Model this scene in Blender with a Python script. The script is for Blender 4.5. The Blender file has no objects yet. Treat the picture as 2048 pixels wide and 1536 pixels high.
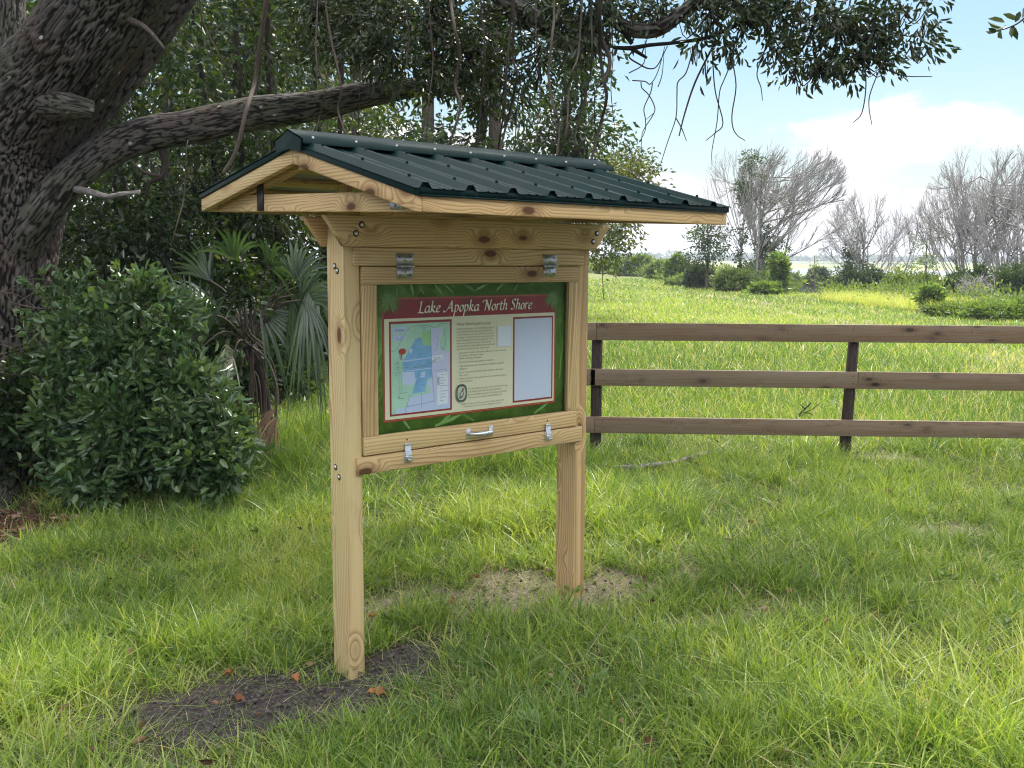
import bpy, math
import numpy as np
from mathutils import Vector, Matrix

rng = np.random.default_rng(11)
S = bpy.context.scene
COL = S.collection
A = np.array

# ------------------------------------------------------------------ camera
FOC, PITCH, ROLL, EYE = 1964.6, 0.1273, 0.00575, 1.628
_fw = A([0, math.cos(PITCH), -math.sin(PITCH)])
_rt = A([1.0, 0, 0]); _up = np.cross(_rt, _fw)
_c, _s = math.cos(ROLL), math.sin(ROLL)
RT = _c * _rt + _s * _up; UP = -_s * _rt + _c * _up
cam_d = bpy.data.cameras.new("camera")
cam_d.sensor_width = 36.0
cam_d.lens = 36.0 * FOC / 2048.0
cam_d.clip_start = 0.05; cam_d.clip_end = 6000
cam = bpy.data.objects.new("camera", cam_d); COL.objects.link(cam)
cam.matrix_world = Matrix(((RT[0], UP[0], -_fw[0], 0), (RT[1], UP[1], -_fw[1], 0),
                           (RT[2], UP[2], -_fw[2], EYE), (0, 0, 0, 1)))
S.camera = cam

# ------------------------------------------------------------------ light, sky, exposure
SUN_AZ, SUN_EL = math.radians(24), math.radians(54)      # azimuth clockwise from +Y
sd = Vector((math.sin(SUN_AZ) * math.cos(SUN_EL), math.cos(SUN_AZ) * math.cos(SUN_EL), math.sin(SUN_EL)))
sl = bpy.data.lights.new("sun", 'SUN'); sl.energy = 2.1; sl.angle = math.radians(3.0); sl.color = (1.0, 0.95, 0.86)
so = bpy.data.objects.new("sun", sl); COL.objects.link(so); so.location = (0, 0, 30)
so.rotation_euler = sd.to_track_quat('Z', 'Y').to_euler()
S.view_settings.view_transform = 'Standard'; S.view_settings.look = 'None'
S.view_settings.exposure = 2.0; S.view_settings.gamma = 1.0
S.cycles.max_bounces = 7; S.cycles.diffuse_bounces = 3; S.cycles.glossy_bounces = 3
S.cycles.transmission_bounces = 5; S.cycles.transparent_max_bounces = 8
S.cycles.use_denoising = True; S.cycles.denoiser = 'OPENIMAGEDENOISE'; S.cycles.denoising_prefilter = 'NONE'; S.cycles.denoising_input_passes = 'RGB_ALBEDO_NORMAL'; S.cycles.use_adaptive_sampling = False; S.cycles.volume_bounces = 0; S.cycles.filter_width = 1.15
S.cycles.sample_clamp_indirect = 6.0

world = bpy.data.worlds.new("World"); S.world = world; world.use_nodes = True


class NT:
    """tiny node-tree helper"""
    def __init__(self, tree): self.t = tree
    def n(self, typ, **kw):
        nd = self.t.nodes.new(typ)
        for k, v in kw.items():
            if k.startswith('_'):
                key = int(k[1:]) if k[1:].isdigit() else k[1:].replace('_', ' ')
                nd.inputs[key].default_value = v
            else: setattr(nd, k, v)
        return nd
    def l(self, a, b): self.t.links.new(a, b)
    def math(self, op, a, b=None, c=None, clamp=False):
        nd = self.n('ShaderNodeMath', operation=op, use_clamp=clamp)
        for i, v in enumerate((a, b, c)):
            if v is None: continue
            if isinstance(v, (int, float)): nd.inputs[i].default_value = v
            else: self.l(v, nd.inputs[i])
        return nd.outputs[0]
    def vmul(self, v, s):
        nd = self.n('ShaderNodeVectorMath', operation='MULTIPLY'); self.l(v, nd.inputs[0]); nd.inputs[1].default_value = s
        return nd.outputs[0]
    def vadd(self, a, b):
        nd = self.n('ShaderNodeVectorMath', operation='ADD'); self.l(a, nd.inputs[0])
        if isinstance(b, tuple): nd.inputs[1].default_value = b
        else: self.l(b, nd.inputs[1])
        return nd.outputs[0]
    def noise(self, v, scale, detail=4, rough=0.55, dist=0.0, out=0):
        nd = self.n('ShaderNodeTexNoise'); nd.inputs['Scale'].default_value = scale
        nd.inputs['Detail'].default_value = detail; nd.inputs['Roughness'].default_value = rough
        nd.inputs['Distortion'].default_value = dist
        if v is not None: self.l(v, nd.inputs['Vector'])
        return nd.outputs[out]
    def ramp(self, f, stops, interp='LINEAR'):
        nd = self.n('ShaderNodeValToRGB'); cr = nd.color_ramp; cr.interpolation = interp
        while len(cr.elements) < len(stops): cr.elements.new(0.5)
        for e, (p, c) in zip(cr.elements, stops):
            e.position = p; e.color = (c[0], c[1], c[2], 1) if len(c) == 3 else c
        self.l(f, nd.inputs[0]); return nd.outputs[0]
    def mix(self, f, a, b, mode='MIX'):
        nd = self.n('ShaderNodeMix', data_type='RGBA', blend_type=mode)
        for i, v in ((0, f), (6, a), (7, b)):
            if isinstance(v, (int, float)): nd.inputs[i].default_value = v
            elif isinstance(v, tuple): nd.inputs[i].default_value = (v[0], v[1], v[2], 1)
            else: self.l(v, nd.inputs[i])
        return nd.outputs[2]
    def mapr(self, v, a, b, c=0.0, d=1.0, smooth=False):
        nd = self.n('ShaderNodeMapRange'); nd.clamp = True
        if smooth: nd.interpolation_type = 'SMOOTHSTEP'
        self.l(v, nd.inputs[0])
        for i, x in enumerate((a, b, c, d)):
            if isinstance(x, (int, float)): nd.inputs[i + 1].default_value = x
            else: self.l(x, nd.inputs[i + 1])
        return nd.outputs[0]


w = NT(world.node_tree); world.node_tree.nodes.clear()
sky = w.n('ShaderNodeTexSky'); sky.sky_type = 'NISHITA'; sky.sun_disc = False
sky.sun_elevation = SUN_EL; sky.sun_rotation = SUN_AZ; sky.air_density = 1.0; sky.dust_density = 1.3; sky.ozone_density = 1.2
tc = w.n('ShaderNodeTexCoord'); vec = tc.outputs['Generated']
sx = w.n('ShaderNodeSeparateXYZ'); w.l(vec, sx.inputs[0]); zc = sx.outputs[2]
cv = w.vmul(vec, (1.0, 1.0, 2.1))
n1 = w.noise(w.vadd(cv, (3.1, 0.4, 1.7)), 5.5, 9, 0.56)
n2 = w.noise(w.vadd(cv, (0.3, 2.2, 0.9)), 1.6, 3, 0.5)
nn = w.math('ADD', w.math('MULTIPLY', n1, 0.62), w.math('MULTIPLY', n2, 0.38))
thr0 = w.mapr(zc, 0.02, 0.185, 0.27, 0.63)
thr = w.math('SUBTRACT', thr0, w.mapr(zc, 0.30, 0.48, 0.0, 0.22, True))  # extra cloud cover added overhead, above the camera's view
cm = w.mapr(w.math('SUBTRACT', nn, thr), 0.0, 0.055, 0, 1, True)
shade = w.math('ADD', w.mapr(n1, 0.35, 0.75, 2.9, 3.6), w.mapr(zc, 0.30, 0.55, 0.0, 8.0, True))  # the added overhead cloud is brightened to lift ambient light in the shade
hz = w.mapr(zc, 0.0, 0.23, 0.85, 0.0, True)
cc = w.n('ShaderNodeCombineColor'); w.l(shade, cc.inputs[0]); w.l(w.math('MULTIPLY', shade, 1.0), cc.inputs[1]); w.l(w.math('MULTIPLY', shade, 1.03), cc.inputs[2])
skyc = w.mix(1.0, sky.outputs[0], (0.31, 0.385, 0.395), 'MULTIPLY')
skyh = w.mix(hz, skyc, (2.75, 2.98, 3.05))
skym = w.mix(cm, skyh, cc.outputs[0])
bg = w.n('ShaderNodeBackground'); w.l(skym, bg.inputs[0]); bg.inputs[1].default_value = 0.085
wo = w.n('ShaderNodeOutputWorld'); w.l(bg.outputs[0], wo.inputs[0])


# ------------------------------------------------------------------ helpers
def ray(px, py): return _fw + RT * ((px - 1024) / FOC) - UP * ((py - 768) / FOC)
def at(px, py, Y):
    v = ray(px, py); return v * (Y / v[1]) + A([0, 0, EYE])

def sstep(a, b, x):
    t = np.clip((x - a) / (b - a), 0, 1); return t * t * (3 - 2 * t)

_perm = np.random.default_rng(5).random((256, 256))
def vnoise(x, y):
    xi = np.floor(x).astype(int); yi = np.floor(y).astype(int); fx = x - xi; fy = y - yi
    fx = fx * fx * (3 - 2 * fx); fy = fy * fy * (3 - 2 * fy)
    g = lambda a, b: _perm[a & 255, b & 255]
    return (g(xi, yi) * (1 - fx) + g(xi + 1, yi) * fx) * (1 - fy) + (g(xi, yi + 1) * (1 - fx) + g(xi + 1, yi + 1) * fx) * fy
def fbm(x, y, o=4):
    s = 0; a = .5
    for i in range(o): s = s + a * vnoise(x * 2 ** i + 17 * i, y * 2 ** i + 5 * i); a *= .5
    return s / (1 - .5 ** o)

def edge_d(x, y):
    """signed distance to the right of the field's edge; also beyond its far end"""
    return np.maximum(x - (13.3 - 0.063 * (y - 25.4)), (y - 118) * .8)
def G(x, y):
    x = np.asarray(x, float); y = np.asarray(y, float)
    r = ((x + .62) * .769 + (y - 3.63) * .64) / 1.18
    z = np.clip(r, -1.0, 1.5) * .075
    near = np.exp(-((x / 9) ** 2 + ((y - 5) / 9) ** 2))
    z = z + near * (.05 * (fbm(x * .9, y * .9, 3) - .5) + .02 * (fbm(x * 5, y * 5, 2) - .5))
    # mound of soil round the near post and the far post
    for cx, cy, h in ((-.6, 3.6, .0), (.31, 4.42, .0)):
        z = z * 1.0
    d = edge_d(x, y)
    z = z - 1.6 * sstep(3.0, 9.0, d + 2.7 * np.exp(-((y - 46) / 9) ** 2)) + .05 * (fbm(x * .25, y * .25, 2) - .5) * sstep(10, 30, y)
    return z
def ground(px, py):
    v = ray(px, py); t = -EYE / v[2]
    for _ in range(6):
        p = v * t; t = (float(G(p[0], p[1])) - EYE) / v[2]
    p = v * t; return A([p[0], p[1], p[2] + EYE])


class MB:
    """collects faces and builds ONE mesh object"""
    def __init__(self): self.V = []; self.F = []; self.n = 0; self.at = {}
    def add(self, V, F, **att):
        V = np.asarray(V, float).reshape(-1, 3); F = [np.asarray(f, int) for f in (F if isinstance(F, list) else [F])]
        for f in F: self.F.append(f + self.n)
        for k in set(att) | set(self.at):
            if k not in self.at: self.at[k] = []
            v = att.get(k, 0.0)
            dim = 3 if k == 'gc' else 1
            arr = np.broadcast_to(np.asarray(v, float), (len(V),) if dim == 1 else (len(V), 3))
            self.at[k].append((self.n, arr))
        self.V.append(V); self.n += len(V); return self
    def build(self, name, mats, parent=None, smooth=False, bevel=0.0):
        me = bpy.data.meshes.new(name)
        V = np.concatenate(self.V)
        me.vertices.add(len(V)); me.vertices.foreach_set('co', V.astype(np.float32).ravel())
        lv = np.concatenate([f.ravel() for f in self.F]); lt = np.concatenate([np.full(len(f), f.shape[1]) for f in self.F])
        ls = np.concatenate([[0], np.cumsum(lt)[:-1]])
        me.loops.add(len(lv)); me.loops.foreach_set('vertex_index', lv.astype(np.int32))
        me.polygons.add(len(lt)); me.polygons.foreach_set('loop_start', ls.astype(np.int32))
        try: me.polygons.foreach_set('loop_total', lt.astype(np.int32))
        except Exception: pass
        if smooth: me.polygons.foreach_set('use_smooth', np.ones(len(lt), bool))
        for k, parts in self.at.items():
            dim = 3 if k == 'gc' else 1
            arr = np.zeros((len(V), 3) if dim == 3 else len(V), np.float32)
            for o, a in parts: arr[o:o + len(a)] = a
            at_ = me.attributes.new(k, 'FLOAT_VECTOR' if dim == 3 else 'FLOAT', 'POINT')
            at_.data.foreach_set('vector' if dim == 3 else 'value', arr.ravel())
        me.update(calc_edges=True)
        for m in (mats if isinstance(mats, list) else [mats]): me.materials.append(m)
        o = bpy.data.objects.new(name, me); COL.objects.link(o)
        if parent is not None: o.parent = parent
        if bevel:
            b = o.modifiers.new('edge', 'BEVEL'); b.width = bevel; b.segments = 2; b.limit_method = 'ANGLE'
        return o

def tag(o, label=None, cat=None, group=None, kind=None):
    if label: o['label'] = label
    if cat: o['category'] = cat
    if group: o['group'] = group
    if kind: o['kind'] = kind
    return o
def thing(name, label, cat, loc=(0, 0, 0), rotz=0.0, group=None):
    o = bpy.data.objects.new(name, None); o.empty_display_size = .2; COL.objects.link(o)
    o.location = Vector([float(c) for c in loc]); o.rotation_euler = (0, 0, rotz)
    return tag(o, label, cat, group)

BOXF = A([[0, 3, 2, 1], [4, 5, 6, 7], [0, 1, 5, 4], [1, 2, 6, 5], [2, 3, 7, 6], [3, 0, 4, 7]])
def hexa(mb, P, axis=0, seed=None, **kw):
    """box from 8 corners (bottom 4 ccw, top 4 ccw); grain along 'axis' of its own extents"""
    P = np.asarray(P, float)
    seed = rng.random() * 50 if seed is None else seed
    g = P - P.mean(0); perm = {0: (0, 1, 2), 1: (1, 0, 2), 2: (2, 0, 1)}[axis]
    r2 = np.random.default_rng(int(seed * 1000) + 1)
    gc = g[:, perm] + A([seed * 3.7, (r2.random() - .5) * .10, (.03 + .05 * r2.random()) * (1 if r2.random() > .5 else -1)])
    mb.add(P, BOXF, gc=gc, rnd=(seed * 7.31) % 1.0, **kw)
def box(mb, lo, hi, axis=0, seed=None):
    (a, b, c), (d, e, f) = lo, hi
    hexa(mb, [(a, b, c), (d, b, c), (d, e, c), (a, e, c), (a, b, f), (d, b, f), (d, e, f), (a, e, f)], axis, seed)

def smooth_path(P, n=6):
    P = np.asarray(P, float)
    if len(P) < 3: return P
    Q = np.vstack([2 * P[0] - P[1], P, 2 * P[-1] - P[-2]]); out = []
    for i in range(1, len(Q) - 2):
        for t in np.linspace(0, 1, n, endpoint=False):
            a, b, c, d = Q[i - 1], Q[i], Q[i + 1], Q[i + 2]
            out.append(.5 * (2 * b + (c - a) * t + (2 * a - 5 * b + 4 * c - d) * t * t + (3 * b - a - 3 * c + d) * t ** 3))
    out.append(P[-1]); return A(out)

def tube(mb, P, R, sides=8, lump=0.0, rnd=0.0, cap=True, lumpf=3.0):
    P = np.asarray(P, float); n = len(P); R = np.broadcast_to(np.asarray(R, float), (n,)) if np.ndim(R) == 0 or len(np.atleast_1d(R)) == n else np.interp(np.linspace(0, 1, n), np.linspace(0, 1, len(R)), R)
    T = np.gradient(P, axis=0) if n > 2 else np.repeat((P[1] - P[0])[None], n, 0); T /= np.linalg.norm(T, axis=1)[:, None] + 1e-9
    u = np.cross(T[0], [0.3, 0.2, 1.0]);
    if np.linalg.norm(u) < .1: u = np.cross(T[0], [1.0, 0, 0])
    u /= np.linalg.norm(u); U = []
    for i in range(n):
        u = u - T[i] * (u @ T[i]); u /= np.linalg.norm(u) + 1e-9; U.append(u)
    U = A(U); W = np.cross(T, U); th = np.linspace(0, 2 * np.pi, sides, endpoint=False)
    s = np.concatenate([[0], np.cumsum(np.linalg.norm(np.diff(P, axis=0), axis=1))])
    rr = np.repeat(R[:, None], sides, 1)
    if lump:
        ph = rng.random(6) * 6
        L = sum(np.sin(k * th[None] + ph[k] + (s[:, None] * lumpf / (k ** .5)) * (1 if k % 2 else -1)) / k for k in (2, 3, 5))
        rr = rr * (1 + lump * L)
    V = P[:, None] + rr[..., None] * (np.cos(th)[None, :, None] * U[:, None] + np.sin(th)[None, :, None] * W[:, None])
    gc = np.stack([rr * np.cos(th), rr * np.sin(th), np.repeat(s[:, None], sides, 1)], -1)
    i = np.arange(n - 1)[:, None] * sides; j = np.arange(sides); k = (j + 1) % sides
    F = np.stack([i + j, i + k, i + sides + k, i + sides + j], -1).reshape(-1, 4)
    Fs = [F]
    if cap and sides == 4: Fs.append(A([[0, 3, 2, 1]]))
    if cap and sides > 4:
        # fan caps
        V = np.concatenate([V.reshape(-1, 3), P[:1], P[-1:]]); gc = np.concatenate([gc.reshape(-1, 3), [[0, 0, 0]], [[0, 0, s[-1]]]])
        a = n * sides; Fs.append(np.stack([np.full(sides, a), k, j], -1)); Fs.append(np.stack([np.full(sides, a + 1), (n - 1) * sides + j, (n - 1) * sides + k], -1))
    mb.add(V.reshape(-1, 3), Fs, gc=gc.reshape(-1, 3), rnd=rnd)

def worley(u, v, Nu):
    ui = np.floor(u).astype(int); vi = np.floor(v).astype(int); f1 = np.full(u.shape, 9.0); f2 = f1.copy()
    for a in (-1, 0, 1):
        for b in (-1, 0, 1):
            cu = ui + a; cv = vi + b; m = cu % Nu
            jx = _perm[(m * 7 + cv * 13) & 255, (m * 3 + cv * 29 + 11) & 255]; jy = _perm[(m * 19 + cv * 5 + 77) & 255, (m * 23 + cv * 17) & 255]
            dd = np.sqrt((cu + jx - u) ** 2 + (cv + jy - v) ** 2); f2 = np.where(dd < f1, f1, np.minimum(f2, dd)); f1 = np.minimum(f1, dd)
    return f1, f2
def barktube(mb, P, R, lump=.05, lumpf=2.2, cw=.042, ch=.17, D=.020, ds=.016):
    """limb with real furrows: ridges displaced in the mesh"""
    P = np.asarray(P, float); s0 = np.concatenate([[0], np.cumsum(np.linalg.norm(np.diff(P, axis=0), axis=1))]); n = int(s0[-1] / ds) + 2; s = np.linspace(0, s0[-1], n)
    C = np.stack([np.interp(s, s0, P[:, i]) for i in range(3)], 1); kk = np.ones(9) / 9
    C2 = np.pad(C, ((4, 4), (0, 0)), 'edge'); C2 = np.stack([np.convolve(C2[:, i], kk, 'valid') for i in range(3)], 1); C2[0], C2[-1] = C[0], C[-1]; C = C2
    Rr = np.interp(np.linspace(0, 1, n), np.linspace(0, 1, len(R)), R); Rm = float(np.median(Rr)); sides = int(np.clip(2 * math.pi * Rm / (ds * .8), 24, 300)); Nu = max(6, round(2 * math.pi * Rm / cw))
    T = np.gradient(C, axis=0); T /= np.linalg.norm(T, axis=1)[:, None]; u = np.cross(T[0], [.3, .9, .3]); u /= np.linalg.norm(u); U = []
    for i in range(n): u = u - T[i] * (u @ T[i]); u /= np.linalg.norm(u); U.append(u)
    U = A(U); W = np.cross(T, U); th = np.linspace(0, 2 * np.pi, sides, endpoint=False); TH, SS = np.meshgrid(th, s)
    ph = rng.random(6) * 6; L = sum(np.sin(k * TH + ph[k] + (SS * lumpf / k ** .5) * (1 if k % 2 else -1)) / k for k in (2, 3, 5)); rr = Rr[:, None] * (1 + lump * L)
    o = rng.random() * 60; cx = np.cos(TH) * 1.6 + o; sx = np.sin(TH) * 1.6
    wu = (fbm(cx * 2 + SS * 3, sx * 2 + SS * 2.1, 3) - .5) * 1.9 + (fbm(cx * 7 + 3, sx * 7 + SS * 9, 2) - .5) * .7; wv = (fbm(cx * 3 + 9, sx * 3 + SS * 5, 2) - .5) * 1.6
    f1, f2 = worley(TH / (2 * np.pi) * Nu + wu, SS / ch + wv, Nu); e = sstep(.02, .32, f2 - f1) * (.55 + .45 * sstep(.9, .25, f1))
    g1, g2 = worley(TH / (2 * np.pi) * Nu * 2 + wu * 2.4, SS / ch * 1.7 + wv + 31, Nu * 2); e2 = sstep(.0, .4, g2 - g1)
    hgt = e * (.72 + .28 * e2); Dm = D * np.clip(Rr / .25, .3, 1)[:, None]; rr = rr + Dm * (hgt - .6)
    V = C[:, None] + rr[..., None] * (np.cos(th)[None, :, None] * U[:, None] + np.sin(th)[None, :, None] * W[:, None])
    gc = np.stack([rr * np.cos(TH), rr * np.sin(TH), SS], -1).reshape(-1, 3); j = np.arange(sides); k = (j + 1) % sides; i = np.arange(n - 1)[:, None] * sides
    F = np.stack([i + j, i + k, i + sides + k, i + sides + j], -1).reshape(-1, 4); V = np.concatenate([V.reshape(-1, 3), C[:1], C[-1:]]); a = n * sides
    caps = [np.stack([np.full(sides, a), k, j], -1), np.stack([np.full(sides, a + 1), (n - 1) * sides + j, (n - 1) * sides + k], -1)]
    mb.add(V, [F] + caps, gc=np.concatenate([gc, gc[:1] * 0, gc[-1:]]), crk=np.concatenate([hgt.ravel(), [0, .3]]))

def unit(v): return v / (np.linalg.norm(v, axis=-1, keepdims=True) + 1e-9)

def leaves(mb, P, D, L, W, rnd=None, shape='d', fold=.25, curl=.15):
    """leaf faces at P pointing along D"""
    n = len(P); D = unit(D); Nn = unit(np.cross(D, unit(rng.normal(size=(n, 3))))); Sd = np.cross(D, Nn)
    L = np.broadcast_to(L, (n,))[:, None]; W = np.broadcast_to(W, (n,))[:, None]
    rnd = rng.random(n) if rnd is None else np.broadcast_to(rnd, (n,))
    if shape == 'd':
        V = np.stack([P, P + D * L * .45 + Sd * W * .5 + Nn * W * fold, P + D * L - Nn * L * curl, P + D * L * .45 - Sd * W * .5 + Nn * W * fold], 1)
        b = np.arange(n)[:, None] * 4; F = np.concatenate([b + [0, 1, 2], b + [0, 2, 3]])
        mb.add(V.reshape(-1, 3), F, rnd=np.repeat(rnd, 4))
    else:
        up = Nn * W * fold
        V = np.stack([P, P + D * L * .28 + Sd * W * .42 + up, P + D * L * .68 + Sd * W * .46 + up - Nn * L * curl * .3,
                      P + D * L - Nn * L * curl, P + D * L * .68 - Sd * W * .46 + up - Nn * L * curl * .3, P + D * L * .28 - Sd * W * .42 + up], 1)
        b = np.arange(n)[:, None] * 6; F = np.concatenate([b + [0, 1, 2, 3], b + [0, 3, 4, 5]])
        mb.add(V.reshape(-1, 3), F, rnd=np.repeat(rnd, 6))

def crown(mb, c, r, nclump, nleaf, cr, L, asp=.42, shell=.45, shape='d', down=.25, bias=None, twigs=None, flat=.7):
    """clumps of leaves spread through an uneven ellipsoid"""
    c = A(c, float); r = A(r, float)
    d = unit(rng.normal(size=(nclump, 3)))
    ph = rng.random((4, 3)) * 6
    lum = 1 + .16 * (np.sin(3 * d[:, 0] + ph[0, 0]) + np.sin(4 * d[:, 1] + ph[1, 0]) + np.sin(5 * d[:, 2] + 3 * d[:, 0] + ph[2, 0]))
    C = c + d * (rng.random(nclump) ** shell)[:, None] * r * lum[:, None]
    k = rng.poisson(nleaf, nclump); idx = np.repeat(np.arange(nclump), k); m = len(idx)
    axis = unit(d + rng.normal(size=(nclump, 3)) * .5 + [0, 0, -down])
    t = rng.random(m) - .35
    off = axis[idx] * (t * cr * 2.0)[:, None] + rng.normal(size=(m, 3)) * cr * .42 * A([1, 1, flat])
    P = C[idx] + off
    D = axis[idx] * .7 + unit(off) * .7 + rng.normal(size=(m, 3)) * .55 + [0, 0, -down]
    cl = rng.random(nclump)
    leaves(mb, P, D, L * (.6 + .8 * rng.random(m)), L * asp * (.7 + .6 * rng.random(m)), np.clip(cl[idx] * .55 + rng.random(m) * .45, 0, 1), shape)
    if twigs is not None:
        for q in C[rng.random(nclump) < twigs[1]]:
            mid = (q + c) / 2 + rng.normal(size=3) * .15 * np.linalg.norm(q - c) + [0, 0, -.1]
            tube(twigs[0], smooth_path([c * .7 + A([c[0], c[1], q[2]]) * .3, mid, q], 3), [twigs[2], twigs[2] * .3], 4, cap=False, rnd=rng.random())

# ------------------------------------------------------------------ materials
def newmat(name):
    m = bpy.data.materials.new(name); m.use_nodes = True; m.node_tree.nodes.clear(); t = NT(m.node_tree)
    out = t.n('ShaderNodeOutputMaterial'); p = t.n('ShaderNodeBsdfPrincipled'); t.l(p.outputs[0], out.inputs[0])
    return m, t, p, out
def attr(t, name, vec=False): return t.n('ShaderNodeAttribute', attribute_name=name).outputs['Vector' if vec else 'Fac']
def bump(t, p, h, strength=.4, dist=.01):
    b = t.n('ShaderNodeBump'); b.inputs['Strength'].default_value = strength; b.inputs['Distance'].default_value = dist
    t.l(h, b.inputs['Height']); t.l(b.outputs[0], p.inputs['Normal'])

def wood(name, light, dark, green=.35, knotc=(.10, .045, .02), freq=42.0, weather=None, rough=.62):
    m, t, p, out = newmat(name)
    g = attr(t, 'gc', True); rnd = attr(t, 'rnd')
    gs = t.vmul(g, (1.1, 9.0, 9.0))
    nz = t.noise(gs, .9, 1, .5)
    s = t.n('ShaderNodeSeparateXYZ'); t.l(g, s.inputs[0])
    wob = t.noise(t.vmul(g, (1.0, 1.2, 1.2)), 1.2, 0, .5)
    y = t.math('ADD', s.outputs[1], t.math('MULTIPLY', t.math('SUBTRACT', wob, .5), .085))
    z = t.math('ADD', s.outputs[2], t.math('MULTIPLY', t.math('SUBTRACT', nz, .5), .012))
    # knots
    vo = t.n('ShaderNodeTexVoronoi'); vo.inputs['Scale'].default_value = 1.0; t.l(t.vmul(g, (3.9, 8.5, 8.5)), vo.inputs['Vector'])
    kd = vo.outputs['Distance']
    kn = t.mapr(kd, .10, .15, 1, 0); kr = t.mapr(kd, .12, .46, 1, 0, True)
    r = t.math('SQRT', t.math('ADD', t.math('MULTIPLY', y, y), t.math('MULTIPLY', z, z)))
    r = t.math('ADD', r, t.math('MULTIPLY', kr, .035))
    fr = t.math('FRACT', t.math('ADD', t.math('MULTIPLY', r, freq * 2.2), t.math('MULTIPLY', nz, .8)))
    fine = t.noise(t.vmul(g, (3.0, 160.0, 160.0)), 1.0, 3, .6)
    gr = t.math('MULTIPLY', t.ramp(fr, [(0, (0, 0, 0)), (.45, (.25,) * 3), (.80, (1,) * 3), (.93, (.85,) * 3), (1, (0, 0, 0))]), .85)
    gr = t.math('ADD', t.math('MULTIPLY', gr, .8), t.math('MULTIPLY', t.math('SUBTRACT', fine, .5), .45), clamp=True)
    base = t.mix(gr, light, dark)
    gn = t.mapr(t.noise(t.vmul(g, (1.2, 6, 6)), 1.1, 2), .42, .68, 0, green)
    base = t.mix(gn, base, (light[0] * .78, light[1] * .97, light[2] * .92))
    base = t.mix(t.mapr(rnd, 0, 1, 0, .5), base, t.mix(gr, (light[0] * 1.12, light[1] * .93, light[2] * .80), (dark[0] * 1.2, dark[1] * .95, dark[2] * .8)))
    base = t.mix(t.mapr(kr, .35, 1, 0, .5), base, (dark[0] * .8, dark[1] * .65, dark[2] * .55))
    base = t.mix(kn, base, knotc)
    st = t.noise(t.vmul(g, (5, 14, 14)), 1.0, 5, .7)
    base = t.mix(t.mapr(st, .55, .8, 0, .32), base, (dark[0] * .6, dark[1] * .62, dark[2] * .7))
    if weather:
        wt = t.mapr(t.noise(t.vmul(g, (2, 30, 30)), 1.0, 5, .65), .38, .72, 0, .8); base = t.mix(wt, base, weather)
    t.l(base, p.inputs['Base Color']); p.inputs['Roughness'].default_value = rough; p.inputs['Specular IOR Level'].default_value = .3
    bump(t, p, t.math('ADD', t.math('MULTIPLY', gr, -.5), fine), .35, .0015)
    return m

def leafmat(name, cols, trans=.35, rough=.42, spec=.5, tr=(1.5, 1.55, .55)):
    m, t, p, out = newmat(name)
    c = t.ramp(attr(t, 'rnd'), [(i / (len(cols) - 1), k) for i, k in enumerate(cols)])
    t.l(c, p.inputs['Base Color']); p.inputs['Roughness'].default_value = rough; p.inputs['Specular IOR Level'].default_value = spec
    tl = t.n('ShaderNodeBsdfTranslucent'); t.l(t.mix(1.0, c, tr, 'MULTIPLY'), tl.inputs[0])
    mx = t.n('ShaderNodeMixShader'); mx.inputs[0].default_value = trans
    t.l(p.outputs[0], mx.inputs[1]); t.l(tl.outputs[0], mx.inputs[2]); t.l(mx.outputs[0], out.inputs[0])
    return m

def bark(name, ridge, crack, scale=22.0, moss=None, lichen=None, red=None, strength=1.0, along=.2, dist=.03):
    m, t, p, out = newmat(name)
    g = attr(t, 'gc', True)
    gs = t.vmul(g, (1, 1, along))
    dv = t.noise(gs, scale * .8, 5, .68, out=1)
    ds = t.n('ShaderNodeVectorMath', operation='SCALE'); t.l(t.vadd(dv, (-.5, -.5, -.5)), ds.inputs[0]); ds.inputs['Scale'].default_value = 2.6 / scale
    gd = t.vadd(gs, ds.outputs[0])
    vo = t.n('ShaderNodeTexVoronoi', feature='DISTANCE_TO_EDGE'); vo.inputs['Scale'].default_value = scale; t.l(gd, vo.inputs['Vector'])
    e = vo.outputs[0]
    fine = t.noise(t.vmul(g, (1, 1, .22)), scale * 2.6, 6, .74)
    rid = t.noise(t.vmul(gd, (1, 1, .7)), scale * .9, 3, .6)
    h = t.math('ADD', t.math('MULTIPLY', t.mapr(e, 0, .26, 0, 1, True), t.mapr(rid, .3, .6, .45, 1)), t.math('MULTIPLY', fine, .7))
    c = t.mix(t.math('MULTIPLY', t.mapr(e, .0, .16), t.mapr(rid, .28, .52, .25, 1)), crack, ridge)
    c = t.mix(t.mapr(fine, .40, .66, .75, 0), c, (crack[0] * 1.6, crack[1] * 1.6, crack[2] * 1.6))
    c = t.mix(t.mapr(fine, .58, .74, 0, .5), c, tuple(min(.5, q * 1.9) for q in ridge))
    big = t.noise(t.vmul(g, (1, 1, .5)), 2.6, 3, .55)
    if red: c = t.mix(t.mapr(big, .5, .68, 0, .7), c, red)
    if moss: c = t.mix(t.math('MULTIPLY', t.mapr(t.noise(t.vadd(g, (5, 2, 1)), 2.2, 3), .5, .62), .75), c, moss)
    if lichen:
        v2 = t.n('ShaderNodeTexVoronoi'); v2.inputs['Scale'].default_value = 7.0; t.l(t.vmul(g, (1, 1, .8)), v2.inputs['Vector'])
        c = t.mix(t.math('MULTIPLY', t.mapr(v2.outputs['Distance'], .09, .12, 1, 0), .85), c, lichen)
    t.l(c, p.inputs['Base Color']); p.inputs['Roughness'].default_value = .85; p.inputs['Specular IOR Level'].default_value = .25
    bump(t, p, h, strength, dist)
    return m

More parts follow.
